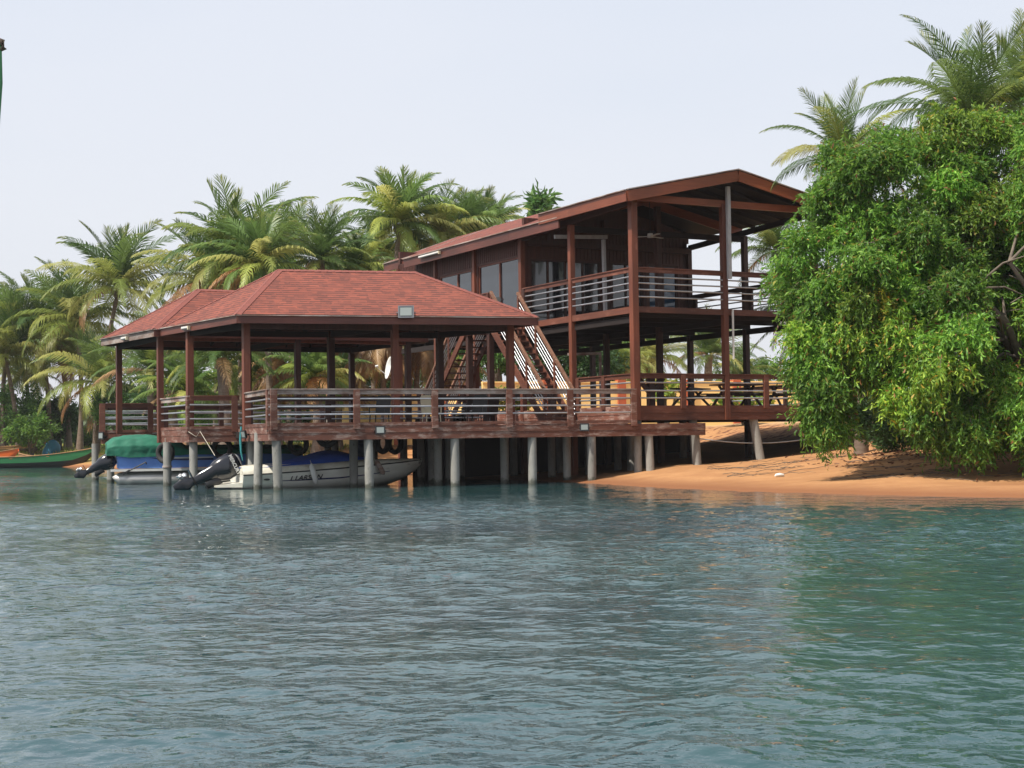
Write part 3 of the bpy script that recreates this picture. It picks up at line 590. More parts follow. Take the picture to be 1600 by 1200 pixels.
gable(ho,-.6,8.15,3.78,-.6,5.05,9.27,10.22)
m=MB(); zc_=lambda u:9.27+.95*(u+.6)/4.38
panel(m,[H(1.2,5.05,zc_(1.2)),H(3.78,5.05,10.22),H(3.78,7.75,10.22),H(1.2,7.75,zc_(1.2))],.07); panel(m,[H(3.78,5.05,10.22),H(8.15,5.05,9.27),H(8.15,7.75,9.27),H(3.78,7.75,10.22)],.07); m.build('roof_extension',ho,slopeuv=True)
m=MB(); m.hexa([H(0,7.5,8.9),H(7.45,7.5,8.9),H(7.45,7.6,8.9),H(0,7.6,8.9),H(1.2,7.5,9.60),H(7.45,7.5,9.38),H(7.45,7.6,9.38),H(1.2,7.6,9.60)],'siding'); m.add([H(1.2,7.5,9.59),H(7.45,7.5,9.37),H(3.78,7.5,10.16)],[(0,1,2)],'siding'); m.build('gable_wall',ho)
gable(ho,-.55,7.55,3.80,7.35,16.6,8.99,10.62,mtf='fascia',only='nob')
gable(ho,.12,7.5,3.80,16.62,20.2,9.22,10.60,mtf='fascia')
gable(ho,-.55,8,1.15,3.75,7.34,8.99,9.62,only='left',mtf='fascia')
m=MB()
m.beam(H(0,0,9.14),H(7.5,0,9.14),.12,.22,'fascia_red'); m.beam(H(0,0,9.02),H(0,7.4,8.72),.1,.2,'post_shaded'); m.beam(H(7.4,0,9.02),H(7.4,7.4,8.72),.1,.2,'under'); m.beam(H(0,3.9,8.62),H(7.4,3.9,8.62),.1,.2,'under'); m.beam(H(.1,7.2,8.55),H(7.3,7.2,8.55),.12,.2,'post_shaded')
m.build('tie_beam',ho)
# grey T shaped pipes on the balcony and below it
m=MB(); m.beam(H(-.25,4.6,8.42),H(1.9,4.6,8.52),.08,.13,'grey_paint'); m.beam(H(1.75,4.55,5.6),H(1.75,4.6,8.42),.13,.10,'grey_paint',up=Vector((U2.x,U2.y,0))); m.build('grey_pipe_frame',ho)
m=MB(); m.beam(H(.4,4.9,4.35),H(1.75,4.9,4.40),.06,.09,'rail_cap'); m.beam(H(1.72,4.9,ZL),H(1.72,4.9,4.37),.07,.07,'rail_cap',up=Vector((U2.x,U2.y,0))); m.build('lower_pipe_frame',ho)
# stairs
def flight(s_top,s_bot,u0,u1,zt,zb,name='staircase'):
    st=MB(); n=16; 
    for u in (u0,u1): st.beam(H(u,s_top,zt-.16),H(u,s_bot,zb-.05),.06,.26,'board')
    stair=st.build(name,ho)
    for i in range(1,n):
        f=i/n; s=s_top+(s_bot-s_top)*f; z=zt+(zb-zt)*f; q=MB(); q.box(H((u0+u1)/2,s,z),abs(u1-u0)-.06,.27,.045,'tread',A2); q.build('tread',stair)
    for u in (u0,u1):
        q=MB(); q.beam(H(u,s_top,zt+1.12),H(u,s_bot,zb+1.10),.10,.09,'handrail'); q.build('handrail',stair)
        for f in (.02,.34,.67,.98):
            s=s_top+(s_bot-s_top)*f; z=zt+(zb-zt)*f; q=MB(); q.beam(H(u,s,z-.15),H(u,s,z+1.08),.10,.10,'board',up=Vector((U2.x,U2.y,0))); q.build('rail_post',stair)
        for k in (.25,.42,.59,.76):
            q=MB(); q.tube(H(u,s_top,zt+k+.1),H(u,s_bot,zb+k+.1),.022,.022,'steel',6); q.build('pipe_rail',stair)
    return stair
flight(7.5,3.55,-1.27,-.16,ZBf,ZD); flight(9.6,13.6,-1.27,-.16,ZBf,ZD)
m=MB(); slab(m,[plan(H(*p,0)) for p in ((-1.35,7.5),(-.05,7.5),(-.05,9.6),(-1.35,9.6))],ZBf-.16,ZBf-.05,'tread','under'); m.beam(H(-1.3,7.55,ZBf-.25),H(-1.3,9.55,ZBf-.25),.08,.2,'board'); m.build('stair_landing',ho)
railing(ho,plan(H(-1.3,9.6,0)),plan(H(-1.3,7.5,0)),ZBf,ZBf+1.1,[.03,.97],[.3,.52,.74],mt_cap='board',mt_post='board',low=0,pw=.1)
for s in (7.7,9.4):
    q=MB(); q.beam(H(-1.2,s,ZD-.1),H(-1.2,s,ZBf-.3),.2,.2,'post_shaded',up=Vector((U2.x,U2.y,0))); q.build('column',ho)
# ------------------------------------------------------------------ lamps
def floodlight(c,face,label,size=.30,mt='black',up=.0):
    c=Vector(c); f=Vector(face).normalized(); s=Vector((0,0,1)).cross(f).normalized(); u=f.cross(s).normalized()
    t=thing('floodlight',label,'lamp',tuple(c),'floodlights on the pier'); m=MB(); a=size
    def P(x,y,z): return c+s*x*a+u*y*a+f*z*a
    def ring(w,h,z): return [P(-w,-h,z),P(w,-h,z),P(w,h,z),P(-w,h,z)]
    m.loft([ring(.34,.26,-.22),ring(.46,.38,-.12),ring(.5,.42,0),ring(.5,.42,.06),ring(.42,.34,.062),ring(.42,.34,.03)],mt,smooth=False); m.build('lamp_housing',t)
    q=MB(); q.loft([ring(.36,.28,.036),ring(.36,.28,.075)],'lamp_glass',smooth=False); q.build('lamp_lens',t)
    q=MB(); q.path([P(-.56,0,-.05),P(-.56,-.1,-.35),P(0,-.1,-.42),P(.56,-.1,-.35),P(.56,0,-.05)],[.03*a*1.5]*5,mt,6); q.beam(P(0,-.1,-.42),P(0,-.15,-.62),.06,.06,mt,up=s); q.build('bracket',t)
    return t
fn=Vector((U1.y,-U1.x,0))
floodlight(F(3.27,-.17,1.72),(fn.x-.25,fn.y,.15),'black floodlight on the pier front board, above the bow of the white speedboat',.30)
floodlight(F(9.95,-.17,1.74),(fn.x-.45,fn.y,.1),'black floodlight with warm lens on the front board, nearest the sand',.29)
floodlight(Vector((-8.25,46.55,1.66)),(-1,-.75,-.25),'black floodlight turned sideways at the left corner of the pier, by the teal rope',.30)
floodlight(Vector((-15.3,56.45,1.75)),(-.9,-1,.05),'black floodlight on the far left deck end above the green boat cover',.34)
t=Vector(A_).lerp(B_,.56); floodlight(t+Vector((-.1,-.16,.10)),(.05,-1,.35),'large grey floodlight on the eave of the front red roof',.50,mt='lamp_grey')
def tubelight(a,b,label,name='tube_light',mt='white'):
    a=Vector(a);b=Vector(b); t=thing(name,label,'lamp',tuple((a+b)/2),'tube lights on the eaves'); m=MB(); m.beam(a,b,.07,.06,mt); m.build('lamp_housing',t)
    q=MB(); q.tube(a+Vector((0,0,-.05)),b+Vector((0,0,-.05)),.02,.02,'lamp_glass',8); q.build('tube',t)
    q=MB(); d=(b-a).normalized(); q.beam(b-d*.03+Vector((0,0,-.03)),b+d*.03+Vector((0,0,-.03)),.09,.12,'cream'); q.build('end_cap',t)
lft=Vector(A_).lerp(C_,.62); e=(C_-A_).normalized(); on=Vector((e.y,-e.x,0)); on=on if on.x<0 else -on
tubelight(lft+on*.07+Vector((0,0,-.15))+e*.3,lft+on*.07+Vector((0,0,-.15))-e*.25,'short white tube lamp on the left eave of the front roof')
e2=(F_-E_).normalized(); on2=on; l2=E_.lerp(F_,.5); tubelight(l2+on2*.07+Vector((0,0,-.15))+e2*.3,l2+on2*.07+Vector((0,0,-.15))-e2*.25,'short white tube lamp on the left eave of the rear roof')
tubelight(H(-.66,14.9,8.86),H(-.66,13.0,8.86),'long cream tube lamp under the side eave of the house roof')
# ceiling fan over the balcony
fan=thing('ceiling_fan','pale ceiling fan hanging under the high roof of the balcony','fan',tuple(H(3.0,3.5,8.5)))
m=MB(); m.tube(H(3,3.5,8.5),H(3,3.5,9.75),.012,.012,'black',8); m.tube(H(3,3.5,8.42),H(3,3.5,8.56),.11,.09,'white',14); m.build('motor',fan)
for k in range(3):
    a=.35+k*2.094; q=MB(); q.beam(H(3+.12*math.cos(a),3.5+.12*math.sin(a),8.46),H(3+.72*math.cos(a),3.5+.72*math.sin(a),8.46),.14,.012,'white'); q.build('blade',fan)
# ------------------------------------------------------------------ boats
def outboard(boat,org,aft,theta,scale,txt=None):
    """tilted outboard: aft = plan direction, theta = angle of the leg below horizontal"""
    A=Vector((aft[0],aft[1],0)).normalized(); th=math.radians(theta)
    C=A*math.cos(th)+Vector((0,0,-math.sin(th))); Aw=A*math.sin(th)+Vector((0,0,math.cos(th))); Bq=C.cross(Aw).normalized(); O=Vector(org)
    def P(a,b,c): return O+(Aw*a+Bq*b+C*c)*scale
    def sec(c,a0,a1,w,k=12,pw=2.6):
        out=[]
        for i in range(k):
            t=2*math.pi*i/k; x=math.cos(t);y=math.sin(t); x=math.copysign(abs(x)**(2/pw),x); y=math.copysign(abs(y)**(2/pw),y)
            out.append(P((a0+a1)/2+(a1-a0)/2*x,w*y,c))
        return out
    m=MB(); m.loft([sec(.30,-.24,.28,.18),sec(.45,-.19,.25,.13),sec(.75,-.15,.22,.09),sec(1.0,-.09,.17,.055),sec(1.12,-.08,.22,.05)],'navy')
    m.loft([sec(1.02,-.16,.44,.12,pw=4),sec(1.05,-.16,.46,.13,pw=4)],'navy')               # anti-ventilation plate
    m.loft([sec(1.12,-.07,.22,.045),sec(1.24,-.14,.30,.05),sec(1.33,-.16,.30,.075),sec(1.42,-.10,.28,.05),sec(1.6,.02,.24,.012),sec(1.68,.08,.20,.008)],'navy')
    m.loft([sec(.28,-.42,-.16,.10,pw=4),sec(.75,-.36,-.12,.09,pw=4)],'black'); m.beam(P(-.3,0,.3),P(-.34,0,.8),.16*scale,.1*scale,'black',up=Bq)
    mo=m.build('outboard_motor',boat)
    q=MB(); q.loft([sec(-.50,-.20,.18,.14),sec(-.44,-.32,.28,.22),sec(-.26,-.41,.36,.28),sec(.03,-.43,.37,.285),sec(.22,-.36,.34,.25),sec(.34,-.26,.29,.20)],'navy'); q.build('cowling',mo)
    q=MB(); q.loft([sec(-.53,-.12,.14,.08),sec(-.50,-.21,.20,.15),sec(-.45,-.28,.26,.2)],'grey_paint'); q.build('cowling_top',mo)
    q=MB(); q.tube(P(.28,0,1.33),P(.44,0,1.33),.045*scale,.03*scale,'grey_paint',12)
    for k in range(3):
        a=k*2.094+.4; r0,r1=.05,.18
        def BP(r,t,x): return P(x,r*math.cos(t),1.33+r*math.sin(t))
        q.add([BP(.04,a-.3,.31),BP(.17,a-.35,.31),BP(.20,a+.15,.37),BP(.15,a+.5,.42),BP(.04,a+.3,.41),BP(.1,a,.352)],[(0,1,5),(1,2,5),(2,3,5),(3,4,5),(4,0,5)],'alu_bright',True)
    pr=q.build('propeller',mo); sdm=pr.modifiers.new('solid','SOLIDIFY'); sdm.thickness=.012
    if txt:
        sd=Bq if Bq.y<0 else -Bq
        text_mesh('lettering',txt,.15*scale,P(.30,0,-.22)+sd*.292*scale,-Aw,sd.cross(-Aw),'white',mo,depth=.008,sx=1.0,offset=.004)
    return mo
# speedboat
sbA=math.radians(22); ub=Vector((math.cos(sbA),math.sin(sbA),0)); vb=Vector((-math.sin(sbA),math.cos(sbA),0)); B0=Vector((-8.55,46.95,0))
sb=thing('speedboat','white speedboat with blue canvas cover moored under the pier, bow towards the sand','boat',tuple(B0+ub*3))
def SB(x,y,z): return B0+ub*x+vb*y+Vector((0,0,z))
xs=[0,.8,1.8,3.0,4.0,4.8,5.4,5.8,6.0]; hb=[1.02,1.06,1.08,1.06,.95,.74,.46,.20,.03]; zs_=[.42,.45,.50,.57,.64,.69,.73,.755,.77]; zc=[.05,.06,.08,.12,.20,.30,.43,.58,.70]; zk=[-.22,-.22,-.22,-.2,-.14,-.02,.18,.42,.62]
def hullsec(i):
    x=xs[i];b=hb[i];z=zs_[i];c=zc[i];k=zk[i]; 
    h=[(b,z),(b*.985,z-.10),(b*.90+.0,c+.12),(b*.84,c),(b*.45,(c+k)/2),(0,k)]
    h=h+[(-a,q) for a,q in h[-2::-1]]
    return [SB(x+(.05 if q>c else 0)*(1 if i>4 else 0),-a,q) for a,q in h]
m=MB(); m.loft([hullsec(i) for i in range(9)],'hull',closed=False,cap=False); m.loft([[p for p in hullsec(0)],[B0*0+p+ub*.01 for p in hullsec(0)]],'hull',cap=True); m.build('hull',sb)
# upper deck moulding
def decksec(i,up):
    x=xs[i];b=hb[i];z=zs_[i]; h=[.24,.25,.25,.22,.16,.12,.09,.06,.02][i]; n_=5
    pts=[(-b*1.0,z),(-b*.97,z+h*.45),(-b*.86,z+h),(-b*.4,z+h*1.12),(0,z+h*1.16)]; pts=pts+[(-a,q) for a,q in pts[-2::-1]]
    return [SB(x,a,q) for a,q in pts]
m=MB(); m.loft([decksec(i,0) for i in range(9)],'hull_deck',closed=False,cap=True); m.build('deck_moulding',sb)
q=MB()
for sg in (-1,1): q.path([SB(xs[i],sg*(hb[i]+.012),zs_[i]) for i in range(9)],[.022]*9,'black',6)
q.build('rub_rail',sb)
q=MB(); stn=[3,4,5]
tp=[SB(xs[i]+(.3 if i==2 else 0),-hb[i]*.955,zc[i]+.17) for i in (1,2,3,4,5,6)]
def sidept(x,z):      # point just outside the near topside
    b=np.interp(x,xs,hb); zs1=np.interp(x,xs,zs_); c=np.interp(x,xs,zc); f=(z-(c+.12))/max(zs1-.10-(c+.12),.01); f=min(max(f,0),1); bb=b*(.90+.085*f); return SB(x,-bb-.012,z)
for x0 in np.arange(.9,5.2,.1):
    z0=np.interp(x0,xs,zc)+.155; z1=np.interp(x0+.1,xs,zc)+.155; w0=.012+.035*max(0,1-abs(x0-2.8)/2.4); w1=.012+.035*max(0,1-abs(x0+.1-2.8)/2.4)
    q.add([sidept(x0,z0-w0/2),sidept(x0+.1,z1-w1/2),sidept(x0+.1,z1+w1/2),sidept(x0,z0+w0/2)],[(0,1,2,3)],'navy_stripe')
q.build('stripe',sb)
text_mesh('lettering','1 LARSON',.20,sidept(1.40,.225)-vb*.03,ub+Vector((0,0,.04)),Vector((0,0,1))-ub*.04-vb*.30,'black',sb,shear=.35,depth=.006,sx=1.12,offset=.002)
q=MB(); c=sidept(.72,.275); q.path([c-vb*.005,c-vb*.012],[.001,.001],'black'); 
q.add([c+ub*(.10*math.cos(t))+Vector((0,0,.032*math.sin(t)))-vb*.01 for t in np.linspace(0,6.28,17)[:-1]],[tuple(range(16))],'black'); q.build('exhaust_port',sb)
# cover
cs=[]
for x,hh,wd in ((-.02,.66,.80),(.5,.70,.96),(1.4,.80,1.0),(2.2,.99,1.0),(2.7,1.16,.98),(3.2,1.15,.94),(3.7,1.0,.86),(4.1,.84,.6)):
    zb=np.interp(x,xs,zs_)+.22; pts=[(-wd,zb-.02),(-wd*.85,zb+(hh-zb)*.45+.03),(-wd*.45,hh-.05),(0,hh),(wd*.45,hh-.05),(wd*.85,zb+(hh-zb)*.45+.03),(wd,zb-.02)]
    cs.append([SB(x,a,max(q,zb-.03)) for a,q in pts])
m=MB(); m.loft(cs,'blue_cover',closed=False,cap=True); o=m.build('canvas_cover',sb); o.modifiers.new('s','SUBSURF').levels=1
m=MB(); m.loft([[SB(-.0,-.9,.05),SB(0,.9,.05),SB(0,.9,.2),SB(0,-.9,.2)],[SB(-.75,-.75,.06),SB(-.75,.75,.06),SB(-.75,.75,.11),SB(-.75,-.75,.11)]],'hull_deck',smooth=False); m.build('swim_platform',sb)
outboard(sb,tuple(SB(-.42,-.25,.66)),-ub,26,.98,'MERCURY')
def fender(p0,p1,label,mt='white'):
    p0=Vector(p0);p1=Vector(p1); t=thing('boat_fender',label,'fender',tuple(p1),'fenders hanging on the speedboat'); d=(p1-p0); m=MB()
    m.path([p0+d*f for f in (0,.06,.14,.5,.86,.95,1)],[.02,.045,.085,.09,.085,.05,.02],mt,12); m.build('fender_body',t)
    q=MB(); q.tube(p0-d*.15+vb*.05,p0,.01,.01,'rope',6); q.build('rope',t)
fender(SB(2.06,-1.20,.74),SB(2.2,-1.22,.12),'grubby white cylindrical fender hanging over the boat lettering')
fender(SB(4.18,-1.0,.80),SB(4.45,-.98,.34),'tan worn fender hanging near the bow behind a pile',mt='rail_cap')
# pontoon boat
pA=math.radians(16); up_=Vector((math.cos(pA),math.sin(pA),0)); vp=Vector((-math.sin(pA),math.cos(pA),0)); P0=Vector((-14.05,53.6,0))
pb=thing('pontoon_boat','pontoon boat with blue skirt and green canvas cover at the left deck end','boat',tuple(P0+up_*3))
def PB_(x,y,z): return P0+up_*x+vp*y+Vector((0,0,z))
for y in (.0,1.9):
    m=MB(); m.path([PB_(x,y,z) for x,z in ((-.05,.22),(.15,.18),(.5,.16),(6.2,.16),(6.7,.25),(7,.34))],[.02,.20,.30,.30,.2,.03],'alu',18); m.build('pontoon',pb)
m=MB(); m.hexa([PB_(0,-.3,.46),PB_(6.8,-.3,.46),PB_(6.8,2.2,.46),PB_(0,2.2,.46),PB_(0,-.3,.52),PB_(6.8,-.3,.52),PB_(6.8,2.2,.52),PB_(0,2.2,.52)],'alu'); m.beam(PB_(-.15,-.31,.50),PB_(6.8,-.31,.50),.05,.085,'white'); m.build('deck_plate',pb)
m=MB(); m.hexa([PB_(.12,-.28,.56),PB_(6.6,-.28,.56),PB_(6.6,2.18,.56),PB_(.12,2.18,.56),PB_(.08,-.30,1.02),PB_(6.6,-.30,1.0),PB_(6.6,2.2,1.0),PB_(.08,2.2,1.02)],'blue_skirt'); m.build('skirt_panel',pb)
m=MB(); ss=[(1.35,0),(1.6,.035),(2.2,.045),(3.4,.03)]; 
for (a,b),(c,d_) in zip(ss[:-1],ss[1:]): m.add([PB_(a,-.315,.93-b),PB_(c,-.315,.93-d_),PB_(c,-.315,.935),PB_(a,-.315,.935)],[(0,1,2,3)],'white')
m.add([PB_(1.2,-.312,.93),PB_(1.5,-.312,.86),PB_(2.4,-.312,.82),PB_(3.4,-.312,.82),PB_(3.4,-.312,.885),PB_(2.4,-.312,.885),PB_(1.6,-.312,.895)],[tuple(range(7))],'navy_stripe'); m.build('stripe',pb)
cs=[]; rc=random.Random(4)
for x,hh,lo in ((-.28,1.50,1.05),(-.05,1.66,1.0),(.5,1.74,.97),(1.1,1.75,.98),(1.6,1.70,1.0),(2.2,1.55,1.02),(2.5,1.36,1.02),(3.5,1.36,1.02),(4.8,1.36,1.02),(6.6,1.3,1.0)):
    j=lambda s=.03: rc.uniform(-s,s)
    pts=[(-.40+j(),lo+j()),(-.38+j(),lo+(hh-lo)*.5),(-.22+j(),hh-.10),(.3,hh-.02+j(.015)),(.95,hh+j(.015)),(1.6,hh-.02),(2.1,hh-.1),(2.26,lo+(hh-lo)*.5),(2.3,lo)]
    cs.append([PB_(x,a,q) for a,q in pts])
m=MB(); m.loft(cs,'green_cover',closed=False,cap=True); o=m.build('canvas_cover',pb); sm=o.modifiers.new('s','SUBSURF'); sm.subdivision_type='SIMPLE'; sm.levels=3; sm.render_levels=3
tx=bpy.data.textures.new('folds','CLOUDS'); tx.noise_scale=.28; dm=o.modifiers.new('folds','DISPLACE'); dm.texture=tx; dm.strength=.07; dm.mid_level=.5
outboard(pb,tuple(PB_(-.30,.1,.80)),-up_,30,.70)
m=MB(); m.tube(PB_(.35,-.42,.42),PB_(1.05,-.45,.78),.02,.02,'black',8); m.beam(PB_(.25,-.42,.36),PB_(.5,-.42,.50),.07,.07,'black'); m.tube(PB_(1.05,-.45,.78),PB_(1.07,-.45,.70),.022,.02,'black',8); tag(m.build('boat_hook'),'black boat hook leaning on the pontoon boat side','boat hook')
# tyres, drum, ropes hanging below the deck
def tyre(c,ax,label,R0=.27,r=.085):
    m=MB(); m.torus(c,ax,R0,r,'rubber'); t=m.build('tyre'); tag(t,label,'tyre','old tyres hung as fenders'); 
    q=MB(); c=Vector(c); q.tube(c+Vector((0,0,R0-.02)),c+Vector((0,0,R0+.22)),.012,.012,'rope',6); q.build('rope',t)
tyre((-11.75,51.35,1.10),(-.5,-1,0),'tyre partly hidden behind the leftmost front pile of the deck, beside the green cover',.29,.09)
tyre(at(511,681,46.9),(-.1,-1,0),'tyre hanging over the blue cover of the white speedboat',.28,.09)
tyre(at(466,694,50.6),(-.3,-1,0),'tyre in shade left of the speedboat cover, behind the corner pile',.3,.09)
tyre(at(598,692,50.2),(-.9,-.8,0),'tyre hanging above the bow of the speedboat behind a front pile',.29,.09)
tyre(at(617,693,51.5),(-.8,-.9,0),'tyre hanging just right of the speedboat bow deck',.29,.09)
tyre(at(347,700,52.0),(-.2,-1,0),'tyre in deep shade above the black outboard motor',.3,.09)
m=MB(); c=at(562,716,50.5); c.z=.72; m.path([c+Vector((0,0,z)) for z in (0,.02,.3,.32,.34,.6,.62,.64,.9,.92)],[.27,.29,.29,.305,.29,.29,.305,.29,.29,.26],'drum',20); o=tag(m.build('oil_drum'),'dark blue drum hanging in the shade behind the speedboat bow','drum')
m=MB(); pts=[Vector((-8.4,47.0,1.9)),Vector((-8.42,46.95,1.5)),Vector((-8.40,46.95,1.1)),Vector((-8.35,46.95,.85))]; m.path(pts,[.03,.04,.03,.015],'rope_teal',8); tag(m.build('teal_rope'),'teal rope hanging from the left corner post of the pier','rope')
m=MB(); m.path([Vector((-10.75,49.85,1.82)),Vector((-10.45,49.0,1.78)),Vector((-10.2,48.95,1.62)),Vector((-10.1,49.05,1.80)),SB(-.7,-.2,1.02)],[.009]*5,'rope',6); tag(m.build('mooring_rope'),'pale rope tied round the roof post above the black outboard motor','rope')
m=MB(); q0=F(14.2,.4,1.35); q1=H(7.6,.3,1.3); m.path([q0.lerp(q1,f)+Vector((0,0,-.35*math.sin(math.pi*f)*.5)) for f in np.linspace(0,1,9)],[.022]*9,'grey_paint',6); tag(m.build('hanging_pipe'),'thin grey pipe sagging below the house deck above the sand','pipe')
# canoes on the left bank
def canoe(name,label,tip,dirv,L,W,h,zt,mt1,mt2,rise=.45,z0=0,group=None):
    T=Vector(tip); d=Vector((dirv[0],dirv[1],0)).normalized(); s=Vector((d.y,-d.x,0)); m=MB(); secs=[];sec2=[]; up=[]
    th=thing(name,label,'canoe',(T.x,T.y,z0),group)
    for f in np.linspace(0,1,17):
        b=W/2*math.sin(math.pi*min(max(f*.96+.02,0),1))**.7; zs=h+(zt-h)*(abs(f-.5)*2)**2.2; kl=z0-.12+(zt-.10-z0)*max(0,(abs(f-.5)*2-.72)/.28)**1.6
        mid=kl+(zs-kl)*.50; c=T+d*(L*f); secs.append([c+s*a+Vector((0,0,z-c.z)) for a,z in ((b,zs),(b*.93,mid))]); sec2.append([c+s*a+Vector((0,0,z-c.z)) for a,z in ((b*.93,mid),(b*.6,kl+.03),(0,kl),(-b*.6,kl+.03),(-b*.93,mid))]); up.append([c+s*a+Vector((0,0,z-c.z)) for a,z in ((-b*.93,mid),(-b,zs))])
    m.loft(secs,mt1,closed=False,cap=False); m.loft(up,mt1,closed=False,cap=False); m.build('upper_plank',th)
    q=MB(); q.loft(sec2,mt2,closed=False,cap=False); q.build('hull',th)
    g=MB(); g.path([p[0] for p in secs],[.035]*17,'raw_wood',6); g.path([p[1] for p in up],[.035]*17,'raw_wood',6); g.build('gunwale',th)
    for f in (.25,.45,.65):
        i=int(f*16); g=MB(); g.beam(secs[i][0]-Vector((0,0,.12)),up[i][1]-Vector((0,0,.12)),.2,.04,'raw_wood'); g.build('thwart',th)
canoe('canoe','long green canoe with black bottom lying at the left bank',tuple(at(153,700,103)),(-1,.02),13,1.5,.72,1.30,'canoe_green','canoe_black')
canoe('canoe','unpainted tan canoe half hidden behind the green canoe tip',tuple(at(172,712,106)),(-1,.06),6.5,1.1,.55,.95,'raw_wood','raw_wood')
canoe('canoe','bright orange canoe tip at the left edge of the photo',tuple(at(29,699,106.5)),(-1,-.02),7,1.1,.95,1.30,'orange','orange',z0=.2)
canoe('canoe','old brown wooden canoe pulled up on the grass bank',tuple(at(72,690,114)),(-1,.1),7,1.1,1.45,1.75,'raw_wood','bark',z0=1.15)
# tarp heap
m=MB(); c=at(80,696,112); c.z=gz(c); rt=random.Random(2); secs=[]
for k,(z,r) in enumerate(((-.05,.62),(.25,.66),(.55,.55),(.8,.40),(.98,.22),(1.04,.05))):
    secs.append([c+Vector((math.cos(t)*r*(1+rt.uniform(-.22,.22))+.12*z,math.sin(t)*r,z)) for t in np.linspace(0,6.28,13)[:-1]])
m.loft(secs,'tarp'); o=m.build('tarp_bundle'); tag(o,'crumpled teal tarpaulin heap on the left grass bank','tarpaulin')
# blue cloth under the house
m=MB(); c=at(757,696,58)
m.loft([[c+Vector((-.28+.02*k,.1*k,.3)),c+Vector((.28,.1*k,.28)),c+Vector((.2+.03*k,.1*k,-.3)),c+Vector((-.2,.1*k,-.42+.05*k))] for k in range(3)],'blue_plastic'); tag(m.build('blue_tarpaulin'),'blue plastic sheet hanging in the dark under the deck','tarpaulin')
# ------------------------------------------------------------------ yard walls behind
def yardwall(a,b,z0,z1,label,pil,mt='yellow_wall'):
    a=Vector(a);b=Vector(b); t=thing('garden_wall',label,'wall',(a.x,a.y,z0)); d=Vector((b.x-a.x,b.y-a.y,0)).normalized(); m=MB(); A=Vector((a.x,a.y,(z0+z1)/2));Bv=Vector((b.x,b.y,(z0+z1)/2)); m.beam(A,Bv,.2,z1-z0,mt); m.build('wall_panel',t)
    q=MB(); q.beam(Vector((a.x,a.y,z1+.04)),Vector((b.x,b.y,z1+.04)),.3,.08,mt); q.build('coping',t)
    for f in pil: 
        c=A.lerp(Bv,f); q=MB(); q.beam(Vector((c.x,c.y,z0)),Vector((c.x,c.y,z1+.16)),.5,.42,'terracotta' if mt=='yellow_wall' else mt,up=d); q.build('pilaster',t)
yardwall((-1.5,76),(20,83),1.6,4.25,'yellow garden wall behind the house deck',[.15,.33,.5,.62,.8,.97])
yardwall((-12.5,92),(-1.9,76.2),1.2,3.9,'yellow garden wall running back behind the red pavilion roof',[.1,.35,.6,.85])
yardwall((-32,128),(-20,120),1.0,2.6,'low brown brick wall among the palm trunks on the left bank',[.02,.98],mt='brick')
yardwall((20.5,60),(32,64),1.7,4.0,'pale yellow wall end behind the big leafy tree',[0,.5],mt='yellow_wall')
yardwall((11.2,56.2),(13.05,57),1.8,3.35,'short yellow wall with a pillar seen under the leafy tree',[.95],mt='yellow_wall')
# satellite dish
c=at(608,575,66); t=thing('satellite_dish','white satellite dish on a thin pole behind the pavilion','dish',(c.x,c.y,1.6)); n=Vector((-.93,-.30,.18)).normalized(); a=n.orthogonal().normalized(); b=n.cross(a); m=MB(); secs=[]
for r in (0.02,.15,.3,.42,.5): secs.append([c+(a*math.cos(q)+b*math.sin(q))*r+n*(r*r*.75-.15) for q in np.linspace(0,6.283,25)[:-1]])
m.loft(secs,'white',cap=False); o=m.build('reflector',t); o.modifiers.new('s','SOLIDIFY').thickness=.015
q=MB(); q.tube(c+n*-.12-Vector((0,0,.45)),c+n*.62+Vector((0,0,-.05)),.015,.015,'white',6); q.tube(c+n*.62+Vector((0,0,-.05)),c+n*.5,.05,.05,'white',8); q.build('feed_arm',t)
q=MB(); q.tube(Vector((c.x+.15,c.y+.05,1.5)),c-n*.12,.03,.03,'steel',8); q.build('pole',t)
# ------------------------------------------------------------------ furniture on the decks
def chair(c,ang,label,mt='chair_black',z=ZD,group='chairs on the pavilion deck'):
    c=Vector((c[0],c[1],z)); t=thing('deck_chair',label,'chair',tuple(c),group); d=Vector((math.cos(ang),math.sin(ang),0)); s=Vector((-d.y,d.x,0)); Zv=Vector((0,0,1))
    m=MB(); m.hexa([c+d*x+s*y+Zv*z_ for z_ in (.42,.46) for x,y in ((-.25,-.26),(.25,-.26),(.25,.26),(-.25,.26))],mt); m.build('seat',t,bevel=.01)
    m=MB(); secs=[]
    for h in (.44,.7,.98,1.06): w_=.26 if h<1 else .2; x=-.25-(h-.44)*.22; secs.append([c+d*x+s*-w_+Zv*h,c+d*(x)+s*w_+Zv*h,c+d*(x-.03)+s*w_+Zv*h,c+d*(x-.03)+s*-w_+Zv*h])
    m.loft(secs,mt,smooth=False); m.build('backrest',t)
    for x,y in ((-.22,-.23),(.22,-.23),(.22,.23),(-.22,.23)): q=MB(); q.tube(c+d*x*1.1+s*y*1.1,c+d*x+s*y+Zv*.43,.018,.022,mt,6); q.build('leg',t)
    for y in (-.27,.27): q=MB(); q.beam(c-d*.28+s*y+Zv*.66,c+d*.22+s*y+Zv*.64,.05,.03,mt); q.beam(c+d*.2+s*y+Zv*.44,c+d*.2+s*y+Zv*.64,.04,.03,mt,up=s); q.build('armrest',t)
